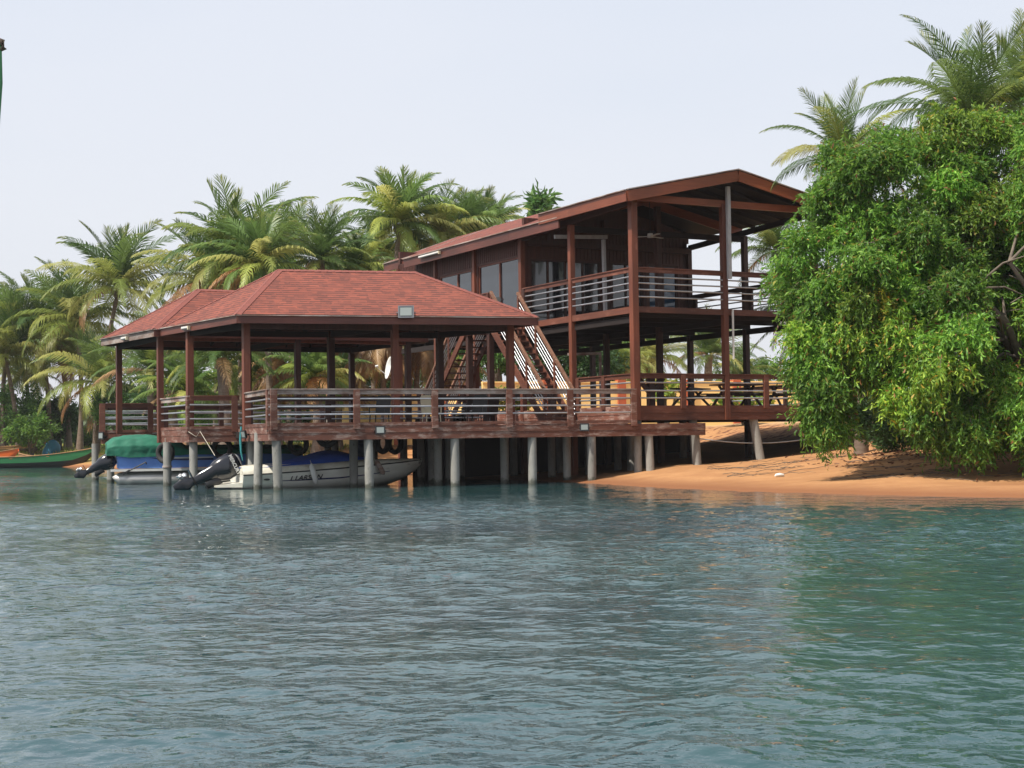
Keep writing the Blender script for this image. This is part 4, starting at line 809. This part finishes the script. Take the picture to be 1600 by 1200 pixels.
def table(c,ang,label,L=1.8,W=.8,z=ZL,bench=True,mt='post_shaded'):
    c=Vector((c[0],c[1],z)); t=thing('picnic_table',label,'table',tuple(c),'wooden tables on the house deck'); d=Vector((math.cos(ang),math.sin(ang),0)); s=Vector((-d.y,d.x,0)); Zv=Vector((0,0,1))
    m=MB()
    for k in range(5): y=-W/2+W/5*(k+.5); m.beam(c-d*L/2+s*y+Zv*.75,c+d*L/2+s*y+Zv*.75,W/5-.012,.045,mt)
    m.build('table_top',t)
    for x in (-L*.36,L*.36):
        q=MB(); q.beam(c+d*x-s*.55,c+d*x+s*.18+Zv*.72,.08,.05,mt,up=d); q.beam(c+d*x+s*.55,c+d*x-s*.18+Zv*.72,.08,.05,mt,up=d); q.beam(c+d*x-s*.8+Zv*.40,c+d*x+s*.8+Zv*.40,.08,.06,mt); q.build('leg_frame',t)
    if bench:
        for y in (-.72,.72): q=MB(); q.beam(c-d*L/2+s*y+Zv*.45,c+d*L/2+s*y+Zv*.45,.26,.045,mt); q.build('bench',t)
chair((-1.75,53.4),2.6,'black armchair under the landing, left of the stair foot'); chair((-.9,54.6),2.2,'black armchair turned away, beside the dark stair column')
chair((-4.4,50.2),-1.9,'dark armchair behind the rail at the middle of the pavilion'); chair((-2.7,50.6),-1.2,'pale yellow armchair behind the front rail',mt='cream'); chair((-1.2,50.9),-1.9,'black armchair close to the wooden stairs')
q=H(-.75,8.6,0); chair((q.x,q.y),-2.2,'black chair on the upper stair landing by the tall glass',z=ZBf,group=None)
q=H(5.2,1.6,0); table((q.x,q.y),A2+.1,'dark picnic table just behind the right part of the lower railing'); q=H(8.2,2.4,0); table((q.x,q.y),A2-.2,'dark picnic table near the right end of the lower deck'); q=H(5.8,5.2,0); table((q.x,q.y),A2+.5,'dark picnic table farther back under the balcony')
# round-topped Y table behind the first bay
q=H(2.05,2.2,ZL); t=thing('bar_table','dark wooden bar table on a post with two slanting braces','table',tuple(q)); m=MB(); m.beam(q,q+Vector((0,0,1.0)),.22,.22,'post_shaded',up=Vector((U2.x,U2.y,0))); m.build('leg',t)
m=MB(); m.box(q+Vector((0,0,1.03)),1.15,.8,.06,'post_shaded',A2); m.build('table_top',t)
for sg in (-1,1): m=MB(); m.beam(q+Vector((U2.x,U2.y,0))*.06*sg+Vector((0,0,.5)),q+Vector((U2.x,U2.y,0))*.5*sg+Vector((0,0,.98)),.16,.12,'post_shaded'); m.build('brace',t)
# little things on the sand
m=MB(); c=at(1218,734,42); c.z=gz(c)+.02; m.path([c+Vector((x,0,z)) for x,z in ((-.14,0),(-.1,.03),(0,.04),(.1,.03),(.13,0))],[.01,.04,.05,.04,.01],'white',8); tag(m.build('shell_stone'),'small white stone lying alone on the orange sand','stone')
rr=random.Random(9)
m=MB()
for k in range(95):
    x=rr.uniform(6.0,14); y=rr.uniform(37,51) if x>8 else rr.uniform(43,50); a=rr.uniform(-.8,.9); L=rr.uniform(.4,1.6); pts=[]
    for i in range(5):
        xx=x+L*i/4*math.cos(a); yy=y+L*i/4*math.sin(a)+.1*math.sin(i*1.7+k); pts.append(Vector((xx,yy,float(ground(xx,yy))+.02+.03*(i%2))))
    m.path(pts,[.008,.008,.007,.006,.003],'bark',4)
tag(m.build('fallen_twigs'),'dry fallen twigs and roots strewn on the upper sand','twigs',kind='stuff')
# leaning pole just outside the left edge
q=MB(); pp=[at(-60,760,14),at(-28,500,14),at(-6,220,14),at(0.5,130,14),at(-.5,75,14),at(-14,10,14),at(-30,-60,14)]; pp[0].z=-.8
bp=thing('bamboo_pole','dark bowed bamboo pole at the far left edge with a brown joint','pole',tuple(pp[0])); q.path(pp,[.035,.03,.024,.022,.02,.018,.015],'canoe_green',8); q.build('stem',bp)
q=MB(); c=at(-1,73,14); q.path([c+Vector((-.04,0,.09)),c+Vector((.02,0,.04)),c+Vector((.045,0,-.01)),c+Vector((-.03,0,-.06))],[.01,.04,.028,.008],'bark',7); q.build('joint',bp)
# ------------------------------------------------------------------ palms
def frond_geo(rng,L,e0,bend,n,ll,wid,hang,twist=0):
    """local: x outward, y side, z up. returns V,Q,T"""
    S=np.linspace(0,1,n+1); ang=e0-bend*S**1.25; ds=L/n; px=np.concatenate([[0],np.cumsum(np.cos(ang[:-1])*ds)]); pz=np.concatenate([[0],np.cumsum(np.sin(ang[:-1])*ds)])
    py=twist*S**2
    V=[];Q=[];T=[]
    rw=.055
    for i in range(n+1):      # rachis as a thin roof-shaped strip
        r=rw*(1-S[i]*.85); V+= [(px[i],py[i]-r,pz[i]),(px[i],py[i],pz[i]+r*.6),(px[i],py[i]+r,pz[i])]
        if i: b=(i-1)*3; Q+= [(b,b+1,b+4,b+3),(b+1,b+2,b+5,b+4)]
    for i in range(2,n+1):
        s=S[i]
        for k in range(2):
            for sg in (-1,1):
                f=(i-1+k*.5)/n; f=min(f,1); x=np.interp(f,S,px); z=np.interp(f,S,pz); y=np.interp(f,S,py); a=np.interp(f,S,ang)
                l=ll*(math.sin(math.pi*min(1,.12+.86*f))**.6)*(1-.15*f)*rng.uniform(.8,1.1)
                fw=math.radians(32+38*f+rng.uniform(-8,8)); tx,tz=math.cos(a),math.sin(a); nx_,nz_=-tz,tx
                lift=.30*(1-hang)
                d=np.array([tx*math.sin(fw)+nx_*lift, sg*math.cos(fw), tz*math.sin(fw)+nz_*lift]); d/=np.linalg.norm(d)
                d2=d*.55+np.array([0,0,-1.0])*hang+np.array([tx,0,tz])*.1; d2/=np.linalg.norm(d2)+1e-6
                wv=np.array([tx,0,tz])*wid*.5
                p0=np.array([x,y,z]); p1=p0+d*l*.5; p2=p1+d2*l*.5+rng.normal(0,.02,3)
                b=len(V); V+= [tuple(p0-wv*.7),tuple(p0+wv*.7),tuple(p1+wv),tuple(p1-wv),tuple(p2)]
                Q.append((b,b+1,b+2,b+3)); T.append((b+3,b+2,b+4))
    return np.array(V),np.array(Q),np.array(T)
GREEN=[(.060,.115,.030),(.085,.145,.035),(.11,.175,.045)]; YEL=[(.24,.28,.065),(.32,.33,.10),(.18,.24,.05)]; BRN=[(.30,.17,.07),(.22,.12,.05),(.36,.24,.12)]
def rotm(az,roll=0):
    c,s=math.cos(az),math.sin(az); a=np.array([[c,-s,0],[s,c,0],[0,0,1]]); cr_,sr_=math.cos(roll),math.sin(roll); b=np.array([[1,0,0],[0,cr_,-sr_],[0,sr_,cr_]]); return a@b
def crown_mesh(seed,L,nf=22,ll=.95,n=22,wid=.055,yel=.35,brn=.12,style='coco',wind=0.0,mulg=1.0,skirt=0):
    rng=np.random.RandomState(seed); VV=[];QQ=[];TT=[];CC=[]; off=0
    tot=nf+skirt
    for i in range(tot):
        az=i*2.39996+rng.uniform(-.2,.2); f=i/max(nf-1,1)
        if i<nf:
            e0=math.radians(np.interp(f,[0,.25,.6,1],[84,62,30,-18])+rng.uniform(-8,8)); bend=math.radians(np.interp(f,[0,.3,1],[25,70,78])+rng.uniform(-12,12)); hang=np.interp(f,[0,.4,1],[.12,.5,.95])+rng.uniform(-.08,.1)
            LL=L*np.interp(f,[0,.2,.6,1],[.72,.95,1,.85])*rng.uniform(.85,1.08)
            if style=='oil': e0+=.12; bend*=.9; hang*=.6
            col=GREEN[rng.randint(3)]; t_=rng.rand()
            if f>.35 and t_<yel*(.5+f): col=YEL[rng.randint(3)]
            if f>.8 and rng.rand()<brn*2.5: col=BRN[rng.randint(3)]
        else:
            e0=math.radians(rng.uniform(-65,-30)); bend=math.radians(rng.uniform(20,50)); hang=1.2; LL=L*rng.uniform(.5,.9); col=BRN[rng.randint(3)]
        V,Q,T=frond_geo(rng,LL,e0,bend,n,ll*rng.uniform(.9,1.1),wid,hang,twist=rng.uniform(-.4,.4))
        V=V@rotm(az,rng.uniform(-.35,.35)).T; V+=np.array([math.cos(az),math.sin(az),0])*.12+np.array([0,0,.25*(1-f) if i<nf else -.2])
        c=np.array(col)*rng.uniform(.8,1.2)*mulg; C=np.tile(c,(len(V),1)); r_o=np.linalg.norm(V,axis=1)/LL
        C=C*(1+.25*(rng.rand(len(V),1)-.5)); dead=(r_o>.93)&(rng.rand(len(V))<.4); C[dead]=np.array(YEL[1])*.9
        VV.append(V);QQ.append(Q+off);TT.append(T+off);CC.append(C); off+=len(V)
    V=np.concatenate(VV)
    if wind: V[:,0]+=wind*np.clip(np.linalg.norm(V,axis=1)/L,0,1.2)**2*L*.3
    me_o=npmesh('crown_source',V,np.concatenate(QQ),np.concatenate(TT),np.clip(np.concatenate(CC),0,1),'frond'); me=me_o.data; bpy.data.objects.remove(me_o); return me
CR={}
def crown(kind,seed):
    k=(kind,seed)
    if k in CR: return CR[k]
    P={'coco':dict(L=4.6,nf=34,ll=1.25,n=22,wid=.092,yel=.55,brn=.08),'coco_y':dict(L=4.9,nf=36,ll=1.35,n=22,wid=.088,yel=.8,brn=.08),
       'oil':dict(L=4.4,nf=40,ll=1.0,n=20,wid=.09,yel=.15,brn=.05,style='oil'),'dead':dict(L=4.4,nf=20,ll=1.1,n=18,wid=.11,yel=.5,brn=.4,skirt=34),
       'near':dict(L=4.9,nf=29,ll=1.25,n=34,wid=.055,yel=.25,brn=.08),'lush':dict(L=4.5,nf=36,ll=1.15,n=20,wid=.11,yel=.3,brn=.04,mulg=1.25)}[kind]
    CR[k]=crown_mesh(seed*13+len(kind),wind=.25,**P); return CR[k]
def palm(cx,cy,D,r,label,kind='coco',seed=1,base=None,rot=0,tr=.17,nuts=True,group='palms behind the buildings'):
    """crown centre at photo point (cx,cy), distance D, crown radius r in metres"""
    c=at(cx,cy,D); bx=at(base if base is not None else cx+random.uniform(-12,12),690,D+random.uniform(-1,1)); g=float(ground(bx.x,bx.y)); b=Vector((bx.x,bx.y,g-.1))
    if c.z<g+1.2: c.z=g+1.2
    t=thing('palm_tree',label,'palm',tuple(b),group); m=MB(); pts=[];rs=[]; n=9
    for i in range(n+1):
        f=i/n; p=b.lerp(c,f); bow=math.sin(f*math.pi)*.03*(c.z-b.z); p=p+Vector((bow*(1 if c.x<b.x else -1)*.8,0,0)); pts.append(p); rs.append(tr*(1.5-.55*min(1,f*5) if f<.2 else .95-.25*f))
    m.path(pts,rs,'palm_bark',10); m.build('trunk',t)
    o=bpy.data.objects.new('crown',crown(kind,seed)); COL.objects.link(o); o.parent=t; o.location=c-b; s=r/4.1; o.scale=(s,s,s); o.rotation_euler=(0,0,rot)
    if nuts and kind in('coco','coco_y','near','lush'):
        q=MB(); rg=random.Random(seed*7+int(cx))
        for k in range(9):
            a=rg.uniform(0,6.28); p=c+Vector((math.cos(a)*.17,math.sin(a)*.17,rg.uniform(-.35,-.15)))*s*1.2; q.path([p+Vector((0,0,z*s)) for z in (-.14,-.09,0,.09,.13)],[.02,.10*s,.13*s,.09*s,.02],'palm_bark',8)
        q.build('coconut_cluster',t)
    return t
PAL=[(185,452,110,5.4,'tall coconut palm left of the pavilion roof, highest of the left group','coco_y',1,150),
(120,505,113,5.0,'coconut palm with drooping yellow fronds just left of the tallest left palm','coco_y',2,124),
(62,520,116,5.0,'coconut palm second from the left edge with a slim trunk','coco_y',3,78),
(96,560,118,4.4,'low yellowed palm between the two slim trunks on the left bank','coco_y',4,108),
(8,560,114,4.6,'leaning palm at the left edge above the orange canoe','coco_y',5,30),
(15,505,116,4.0,'green palm crown cut by the left edge of the photo','coco',6,5),
(40,590,120,3.2,'small far palm between the left bank trunks','coco',2,48),
(158,600,108,4.7,'bushy palm whose fronds hang beside the leftmost deck rail','coco_y',3,148),
(366,405,82,4.7,'tall coconut palm above the left ridge of the red roof','coco',1,372),
(405,418,78,3.6,'palm with yellow green fronds right behind the front roof ridge','lush',2,420),
(445,395,92,3.6,'palm crown between the tallest roof palm and the dark oil palm','coco',5,450),
(500,408,80,3.3,'dark upright oil palm over the middle of the roof ridge','oil',1,500),
(330,445,84,4.3,'low yellow coconut palm spreading left behind the roof','coco_y',6,335),
(560,420,82,2.6,'small bright green palm at the right end of the roof ridge','lush',4,560),
(624,350,86,4.0,'tall round crowned coconut palm left of the house roof','lush',3,622),
(690,372,88,3.6,'drooping yellow green palm touching the house roof','coco_y',5,680),
(745,362,90,3.3,'palm peeking over the long lower house roof','lush',6,745),
(778,352,96,2.4,'small palm at the right, behind the lower house roof','coco',2,780),
(590,400,90,3.0,'yellowish palm low behind the tall round crowned palm','coco_y',1,590),
(235,580,80,3.4,'dark green palm seen between the first two pavilion posts','oil',2,235),
(295,615,78,3.0,'fresh green palm seen through the left bay of the pavilion','lush',1,300),
(345,560,74,3.6,'oil palm with thick trunk seen between the left pavilion posts','oil',3,348),
(270,545,90,3.4,'palm filling the gap under the left roof corner','oil',1,275),
(395,600,84,3.0,'golden palm seen right of the corner roof post','coco_y',2,400),
(440,560,80,3.2,'shaggy half dry palm behind the pavilion','dead',1,436),
(490,590,76,2.8,'green palm with hanging fronds in the middle of the pavilion view','lush',2,492),
(535,590,84,2.6,'dry palm left of the satellite dish','dead',3,530),
(592,520,80,3.4,'brown dead fronded palm beside the satellite dish','dead',2,598),
(655,530,82,3.2,'shaggy palm behind the rear stair flight','dead',1,655),
(700,560,86,2.8,'dry palm seen through the rear stair treads','dead',3,706),
(775,540,84,2.8,'dark green palm seen between the stairs and the pavilion post','lush',3,782),
(918,560,86,2.8,'palm seen under the balcony left of the corner column','lush',5,918),
(965,575,84,2.6,'low palm right behind the corner column of the house','coco',3,968),
(1020,560,96,2.8,'pale palm under the balcony between two dark columns','coco_y',4,1025),
(1108,555,98,3.6,'wide feathery palm seen under the balcony near the grey pipe','oil',2,1110),
(1155,590,104,2.8,'pale palm just right of the middle house column','coco',1,1156)]
for i,(a,b,D,r,lab,k,sd,bs) in enumerate(PAL): palm(a,b,D,r,lab,k,sd,bs,rot=i*1.7,tr=.2 if k!='oil' else .34)
gR='palms beside the big leafy tree'
palm(1322,252,50,2.7,'palm crown rising left of the leafy tree top, right of the gable','near',1,1345,rot=.4,group=gR)
palm(1518,190,47,3.4,'tallest palm, its fronds over the leafy tree top at the upper right','near',2,1520,rot=2.0,group=gR)
palm(1598,168,49,3.0,'palm cut by the right edge behind the leafy tree','near',3,1600,rot=3.2,group=gR)
palm(1212,392,60,2.5,'dark drooping palm beside the right end of the balcony','near',3,1262,rot=1.0,group=gR)
palm(1262,500,57,2.2,'low palm with hanging yellow tips behind the lower house deck end','near',1,1290,rot=4.0,group=gR)
palm(1580,540,52,2.6,'palm seen through the gap at the right side of the leafy tree','near',2,1590,rot=5.0,group=gR)
# ------------------------------------------------------------------ leafy plants
def leaf_cloud(rng,C,down,size,wid,cols,pcol,curve=.25):
    """C (n,3) leaf bases, down (n,3) directions"""
    n=len(C); d=down/np.linalg.norm(down,axis=1,keepdims=True); r=rng.normal(0,1,(n,3)); s=np.cross(d,r); s/=np.linalg.norm(s,axis=1,keepdims=True)+1e-9; nn=np.cross(d,s)
    l=(size*rng.uniform(.7,1.25,n))[:,None]; w=wid*l/size*.5
    p1=C+d*l*.5+nn*l*curve*.6; p2=C+d*l*.95+nn*l*curve*.1
    V=np.stack([C-s*w*.35,C+s*w*.35,p1+s*w,p1-s*w,p2],1).reshape(-1,3); b=np.arange(n)[:,None]*5
    Q=b+np.array([[0,1,2,3]]); T=b+np.array([[3,2,4]])
    ci=rng.choice(len(cols),n,p=pcol); c=np.array(cols)[ci]*rng.uniform(.75,1.25,(n,1)); return V,Q,T,np.repeat(c,5,0)
def big_tree():
    rng=np.random.RandomState(21)
    base=Vector((14.6,41.5,float(ground(14.6,41.5))-.1)); t=thing('acacia_tree','big bright green leafy tree overhanging the orange sand at the right','tree',tuple(base))
    ell=[((11.1,40.8,6.5),(3.3,2.8,3.3),1.0),((9.25,40.2,5.2),(2.1,2.0,2.0),.5),((15.4,40.8,6.7),(4.2,3.3,3.9),1.1),((7.95,39.0,3.0),(.42,.6,1.35),.10),((11.4,38.4,2.95),(2.0,1.4,1.9),.5),((14.3,38.4,2.9),(2.5,1.7,2.1),.7),((17.6,39.6,4),(2.8,2.5,3.2),.5),((10.3,39.6,4.3),(1.8,1.5,1.3),.25)]
    wts=np.array([e[2] for e in ell]); wts/=wts.sum(); clumps=[]; lobes=[]; tries=0
    while len(lobes)<185 and tries<6000:
        tries+=1; e=ell[rng.choice(len(ell),p=wts)]; v=rng.normal(0,1,3); v/=np.linalg.norm(v)
        if v[1]>.5 and rng.rand()<.6: continue
        p=np.array(e[0])+v*np.array(e[1])*rng.uniform(.66,.98); R_=rng.uniform(.38,.85) if e[2]>.2 else .36
        if any(np.linalg.norm(p-l[0])<.72*(R_+l[1])*.75 for l in lobes): continue
        if abs(p[0]-12.35)<.65+R_*.5 and abs(p[2]-3.95)<.35+R_*.5: continue
        if p[2]-R_<.55: continue
        if p[0]>8.4 and p[0]<9.3 and p[2]<2.9: continue
        lobes.append((p,R_,v,rng.uniform(.62,1.35),rng.rand()))
    for q_ in ((8.0,39.1,3.95,.5),(7.8,39.0,3.3,.42),(8.05,38.9,2.65,.42),(7.8,38.9,2.05,.36),(8.1,38.9,1.75,.3),(8.0,39.2,4.6,.5)): lobes.append((np.array(q_[:3]),q_[3],np.array([0,-1,0.]),rng.uniform(.8,1.2),.4))
    for p,R_,v,cm,ch in lobes:
        for k in range(int(9+8*R_)):
            u=rng.normal(0,1,3)+v*.9+np.array([0,-.3,.5]); u/=np.linalg.norm(u)
            clumps.append((p+u*R_*rng.uniform(.55,1.0),rng.uniform(.18,.36),u,cm,ch))
    for k in range(260):           # loose inner leaves
        e=ell[rng.choice(len(ell),p=wts)]; v=rng.normal(0,1,3); v/=np.linalg.norm(v); p=np.array(e[0])+v*np.array(e[1])*rng.uniform(.2,.7)
        if p[2]>1.6 and not (abs(p[0]-12.35)<.9 and abs(p[2]-3.95)<.7): clumps.append((p,.5,v,.7,.3))
    C=[];Dn=[];tw=MB()
    TW=[];CM=[]
    for p,r,v,cm,ch in clumps:
        ns=int(14+22*r)
        for k in range(ns):
            q=p+rng.normal(0,1,3)*r*np.array([.55,.55,.42]); ax=v*.55*rng.rand()+rng.normal(0,.35,3)+np.array([0,0,-.45 if p[2]>4.6 else -.75]); ax/=np.linalg.norm(ax); Ls=rng.uniform(.25,.5)*(1 if p[2]>4.6 else 1.2)
            nl=13; f=np.linspace(.05,1,nl)[:,None]; sag=np.array([0,0,-1])*(f**2)*Ls*.25
            pts=q+ax*f*Ls+sag; sd=rng.normal(0,1,(nl,3)); dirs=ax*.55+sd*.55+np.array([0,0,-.35]); C.append(pts); Dn.append(dirs); CM.append(np.tile([cm*(2.6 if ch>.985 else 1.35 if ch>.75 else 1),cm*(1.2 if ch>.985 else 1.1 if ch>.75 else 1),cm],(nl,1)))
            if k%7==0: TW.append((q-ax*.15,q+ax*Ls*.8))
    C=np.concatenate(C);Dn=np.concatenate(Dn); print('leaves',len(C))
    V,Q,T,Cc=leaf_cloud(rng,C,Dn,.155,.042,[(.070,.185,.020),(.125,.275,.032),(.21,.37,.055),(.30,.26,.04),(.24,.12,.05)],[.34,.36,.25,.03,.02],curve=.3)
    Cc=Cc*np.repeat(np.concatenate(CM),5,0); V-=np.array(base); npmesh('crown',V,Q,T,np.clip(Cc,0,1),'leaf',t)
    m=MB()
    b=Vector(base); fk=Vector((13.6,41.0,2.6)); 
    m.path([b,b.lerp(fk,.5)+Vector((.15,0,0)),fk],[.34,.27,.22],'bark',10)
    limbs=[((12.9,40.6,3.8),(11.6,40.4,5.2),(10.4,40.2,6.6)),((13.7,40.8,4.2),(13.4,40.6,6.0),(13.0,40.5,8.2)),((14.6,40.8,4.0),(15.8,40.6,5.8),(16.6,40.5,7.4)),((12.4,39.8,3.2),(11.0,39.3,3.9),(9.4,39.2,4.4)),((13.2,39.6,3.2),(12.6,38.8,3.8),(11.6,38.4,3.4)),((14.6,39.9,3.3),(15.4,39,3.9),(16.4,38.8,3.4)),((11.9,40.2,5.0),(10.6,40.3,5.5),(8.6,40.0,5.6)),((13.1,39.0,3.3),(12.5,38.3,4.2),(11.6,38.0,5.0)),((13.6,38.9,3.6),(13.2,37.9,4.6),(12.4,37.6,5.6))]
    for i,l in enumerate(limbs):
        st=fk if i!=6 else Vector(limbs[0][0]); pts=[st]+[Vector(x) for x in l]; m.path(pts,[.17,.12,.08,.04],'bark',8)
        for k in range(9):
            s=pts[1+k%3]; e=s+Vector((rng.normal(0,1.0),rng.normal(0,.8),rng.normal(0,.8))); mid=s.lerp(e,.5)+Vector((0,0,.2)); m.path([s,mid,e],[.05,.03,.012],'bark',6)
    for a,c in TW[::3]: m.path([Vector(a),Vector(c)],[.008,.004],'bark',3,cap=False)
    m.build('trunk',t)
big_tree()
def bush(cx,cy,D,rx,rz,label,seed,cols,name='bush',cat='bush',leafs=9000,size=.28,wid=.10,group='bushes behind',ry=None,trunk=True):
    rng=np.random.RandomState(seed); c=at(cx,cy,D); g=float(ground(c.x,c.y)); base=Vector((c.x,c.y,g)); t=thing(name,label,cat,tuple(base),group)
    ncl=46; cl=rng.normal(0,1,(ncl,3)); cl/=np.linalg.norm(cl,axis=1,keepdims=True); cl*=rng.uniform(.45,1,(ncl,1)); cl*=np.array([rx,ry or rx,rz]); rad=rng.uniform(.18,.42,ncl)*rz
    k=rng.randint(0,ncl,leafs); P=cl[k]+rng.normal(0,.5,(leafs,3))*rad[k][:,None]; P[:,2]+=c.z-g; P[:,2]=np.maximum(P[:,2],.05)
    dn=rng.normal(0,.6,(leafs,3))+cl[k]*.3+np.array([0,0,-.1]); V,Q,T,C=leaf_cloud(rng,P,dn,size,wid,cols,[1/len(cols)]*len(cols)); npmesh('foliage',V,Q,T,np.clip(C,0,1),'leaf',t)
    m=MB()
    for j in range(6): e=Vector(cl[j])*.7+Vector((0,0,c.z-g)); m.path([base+Vector((rng.normal(0,.1),0,-.05)),base+e*.5,base+e],[.07,.05,.02],'bark',6)
    m.build('stem',t)
G1=[(.045,.12,.028),(.075,.17,.035),(.11,.22,.045)]; G2=[(.028,.07,.02),(.045,.105,.028)]; G3=[(.09,.20,.03),(.13,.24,.04),(.06,.14,.03)]
bush(22,650,116,3.2,1.9,'round green bush beside the left bank, above the orange canoe',1,G1)
bush(48,672,112,2.2,1.1,'pale low shrub behind the old brown canoe',2,G3,leafs=4000)
bush(97,650,118,1.3,1.7,'dark narrow shrub behind the teal tarpaulin heap',3,G2,leafs=6000)
bush(135,682,120,1.6,.8,'small bright shrub between the slim palm trunks',4,G3,leafs=2500)
bush(190,640,108,2.2,1.6,'green shrub seen through the leftmost deck rail',5,G1)
bush(250,640,100,2.8,1.8,'dark leafy shrub behind the left deck corner',6,G2)
bush(330,640,96,3.0,1.6,'shrub seen through the second deck bay',7,G3)
bush(410,600,98,3.0,2.4,'tall green shrub right of the corner roof post',8,G1)
bush(480,625,92,3.0,1.8,'leafy shrub behind the middle deck rail',9,G2)
bush(560,600,100,3.4,2.6,'dense dark shrub under the palms behind the pavilion',10,G2)
bush(640,590,100,3.4,2.8,'leafy mass behind the satellite dish',11,G1)
bush(706,585,96,1.8,2.6,'shrub seen through the rear stairs',12,G3)
bush(590,440,108,5,2.6,'tree crown filling the gap between roof ridge and palms',13,G3,leafs=12000)
bush(450,445,108,6,2.6,'dark tree crown low behind the roof palms',14,G1,leafs=12000)
bush(720,392,112,4.5,2.2,'green tree crown just above the lower house roof',15,G3,leafs=9000)
bush(776,545,80,2.3,1.3,'mango tree crown hanging beside the pavilion end post',16,G1,name='mango_tree',cat='tree',leafs=6000,size=.3)
bush(905,560,82,2.4,1.8,'dark tree crown under the balcony behind the stairs',17,G2,name='mango_tree',cat='tree')
bush(960,575,100,3.2,2.2,'sunlit tree crown behind the corner column',18,G3,name='mango_tree',cat='tree')
bush(846,326,100,.95,1.15,'spiky topped young tree peeking over the lower roof near the high roof',19,G1,name='young_tree',cat='tree',leafs=420,size=.8,wid=.2)
bush(1250,585,110,4.5,1.3,'low green tree line seen right of the house columns',20,G3)
bush(1040,610,72,.9,.5,'yellow green potted shrub by the bar table',21,[(.3,.32,.04),(.15,.25,.03)],leafs=900,size=.2)
bush(1165,628,70,1.4,.5,'yellow green plants behind the picnic tables',22,[(.3,.32,.04),(.12,.25,.03)],leafs=1500,size=.25)
bush(800,625,70,1.0,.6,'yellow green plant behind the stair foot',23,[(.3,.32,.04),(.15,.25,.03)],leafs=1500,size=.25)
bush(1480,650,46,4.2,1.3,'dense dark undergrowth behind the big leafy tree',24,G2,leafs=16000,size=.2,wid=.06)
bush(1590,640,44,2.6,1.6,'dark shrub at the right edge behind the leafy tree',25,G1,leafs=9000,size=.2,wid=.06)
# dry leaves on the bank
rng=np.random.RandomState(31); n=1500; gx_=rng.normal(13.5,2.2,n); gy_=rng.normal(46,3.2,n); k=(sdist(gx_,gy_)>2.6)&(gx_>8.8); gx_,gy_=gx_[k],gy_[k]
P=np.stack([gx_,gy_,ground(gx_,gy_)+.015],1); dn=np.stack([rng.normal(0,1,len(P)),rng.normal(0,1,len(P)),rng.normal(.1,.12,len(P))],1)
V,Q,T,C=leaf_cloud(rng,P,dn,.15,.05,[(.16,.07,.035),(.26,.14,.07),(.09,.04,.025)],[1/3]*3,curve=.1); o=npmesh('leaf_litter',V,Q,T,C,'leaf'); tag(o,'brown dry leaves scattered on the sand below the big tree','leaf litter',kind='stuff')
# far wood
rng=np.random.RandomState(77); n=90000; Dd=rng.uniform(170,230,n); aa=rng.uniform(-.42,.42,n); Xf=Dd*np.tan(aa)*1.25; hh=3.0+2.2*np.sin(Xf*.11)+1.6*np.sin(Xf*.31+1)+1.2*np.sin(Xf*.83); P=np.stack([Xf,Dd,1.5+np.abs(rng.rand(n))**.7*np.maximum(hh,1.5)],1)
V,Q,T,C=leaf_cloud(rng,P,rng.normal(0,.6,(n,3)),.9,.5,[(.04,.08,.03),(.06,.11,.035),(.08,.13,.05)],[1/3]*3); o=npmesh('far_wood',V,Q,T,C,'leaf'); tag(o,'far green tree line on the horizon','woodland',kind='stuff')
# short grass on the left bank
n=26000; gx_=rng.uniform(-55,-9,n); gy_=rng.uniform(78,135,n); d_=sdist(gx_,gy_); k=(d_>1.2)&(d_<26); gx_,gy_=gx_[k],gy_[k]; P=np.stack([gx_,gy_,ground(gx_,gy_)-.02],1); dn=np.stack([rng.normal(0,.35,len(P)),rng.normal(0,.35,len(P)),np.ones(len(P))],1)
V,Q,T,C=leaf_cloud(rng,P,dn,.28,.10,[(.16,.19,.035),(.26,.25,.06),(.10,.15,.03)],[1/3]*3,curve=.1); o=npmesh('grass',V,Q,T,C,'leaf'); tag(o,'short dry yellow green grass on the left bank','grass',kind='stuff')

# ------------------------------------------------------------------ hazy air
m=bpy.data.materials.new('haze'); m.use_nodes=True; t=m.node_tree; t.nodes.clear(); v=t.nodes.new('ShaderNodeVolumePrincipled'); v.inputs['Density'].default_value=.00018; v.inputs['Color'].default_value=(.93,.95,1,1); o_=t.nodes.new('ShaderNodeOutputMaterial'); t.links.new(v.outputs[0],o_.inputs['Volume']); MATS['haze']=m
q=MB(); q.hexa([(-3200,-500,-8),(3200,-500,-8),(3200,4800,-8),(-3200,4800,-8),(-3200,-500,26),(3200,-500,26),(3200,4800,26),(-3200,4800,26)],'haze'); o=q.build('haze'); tag(o,'thin pale haze in the air over the water','haze',kind='stuff')
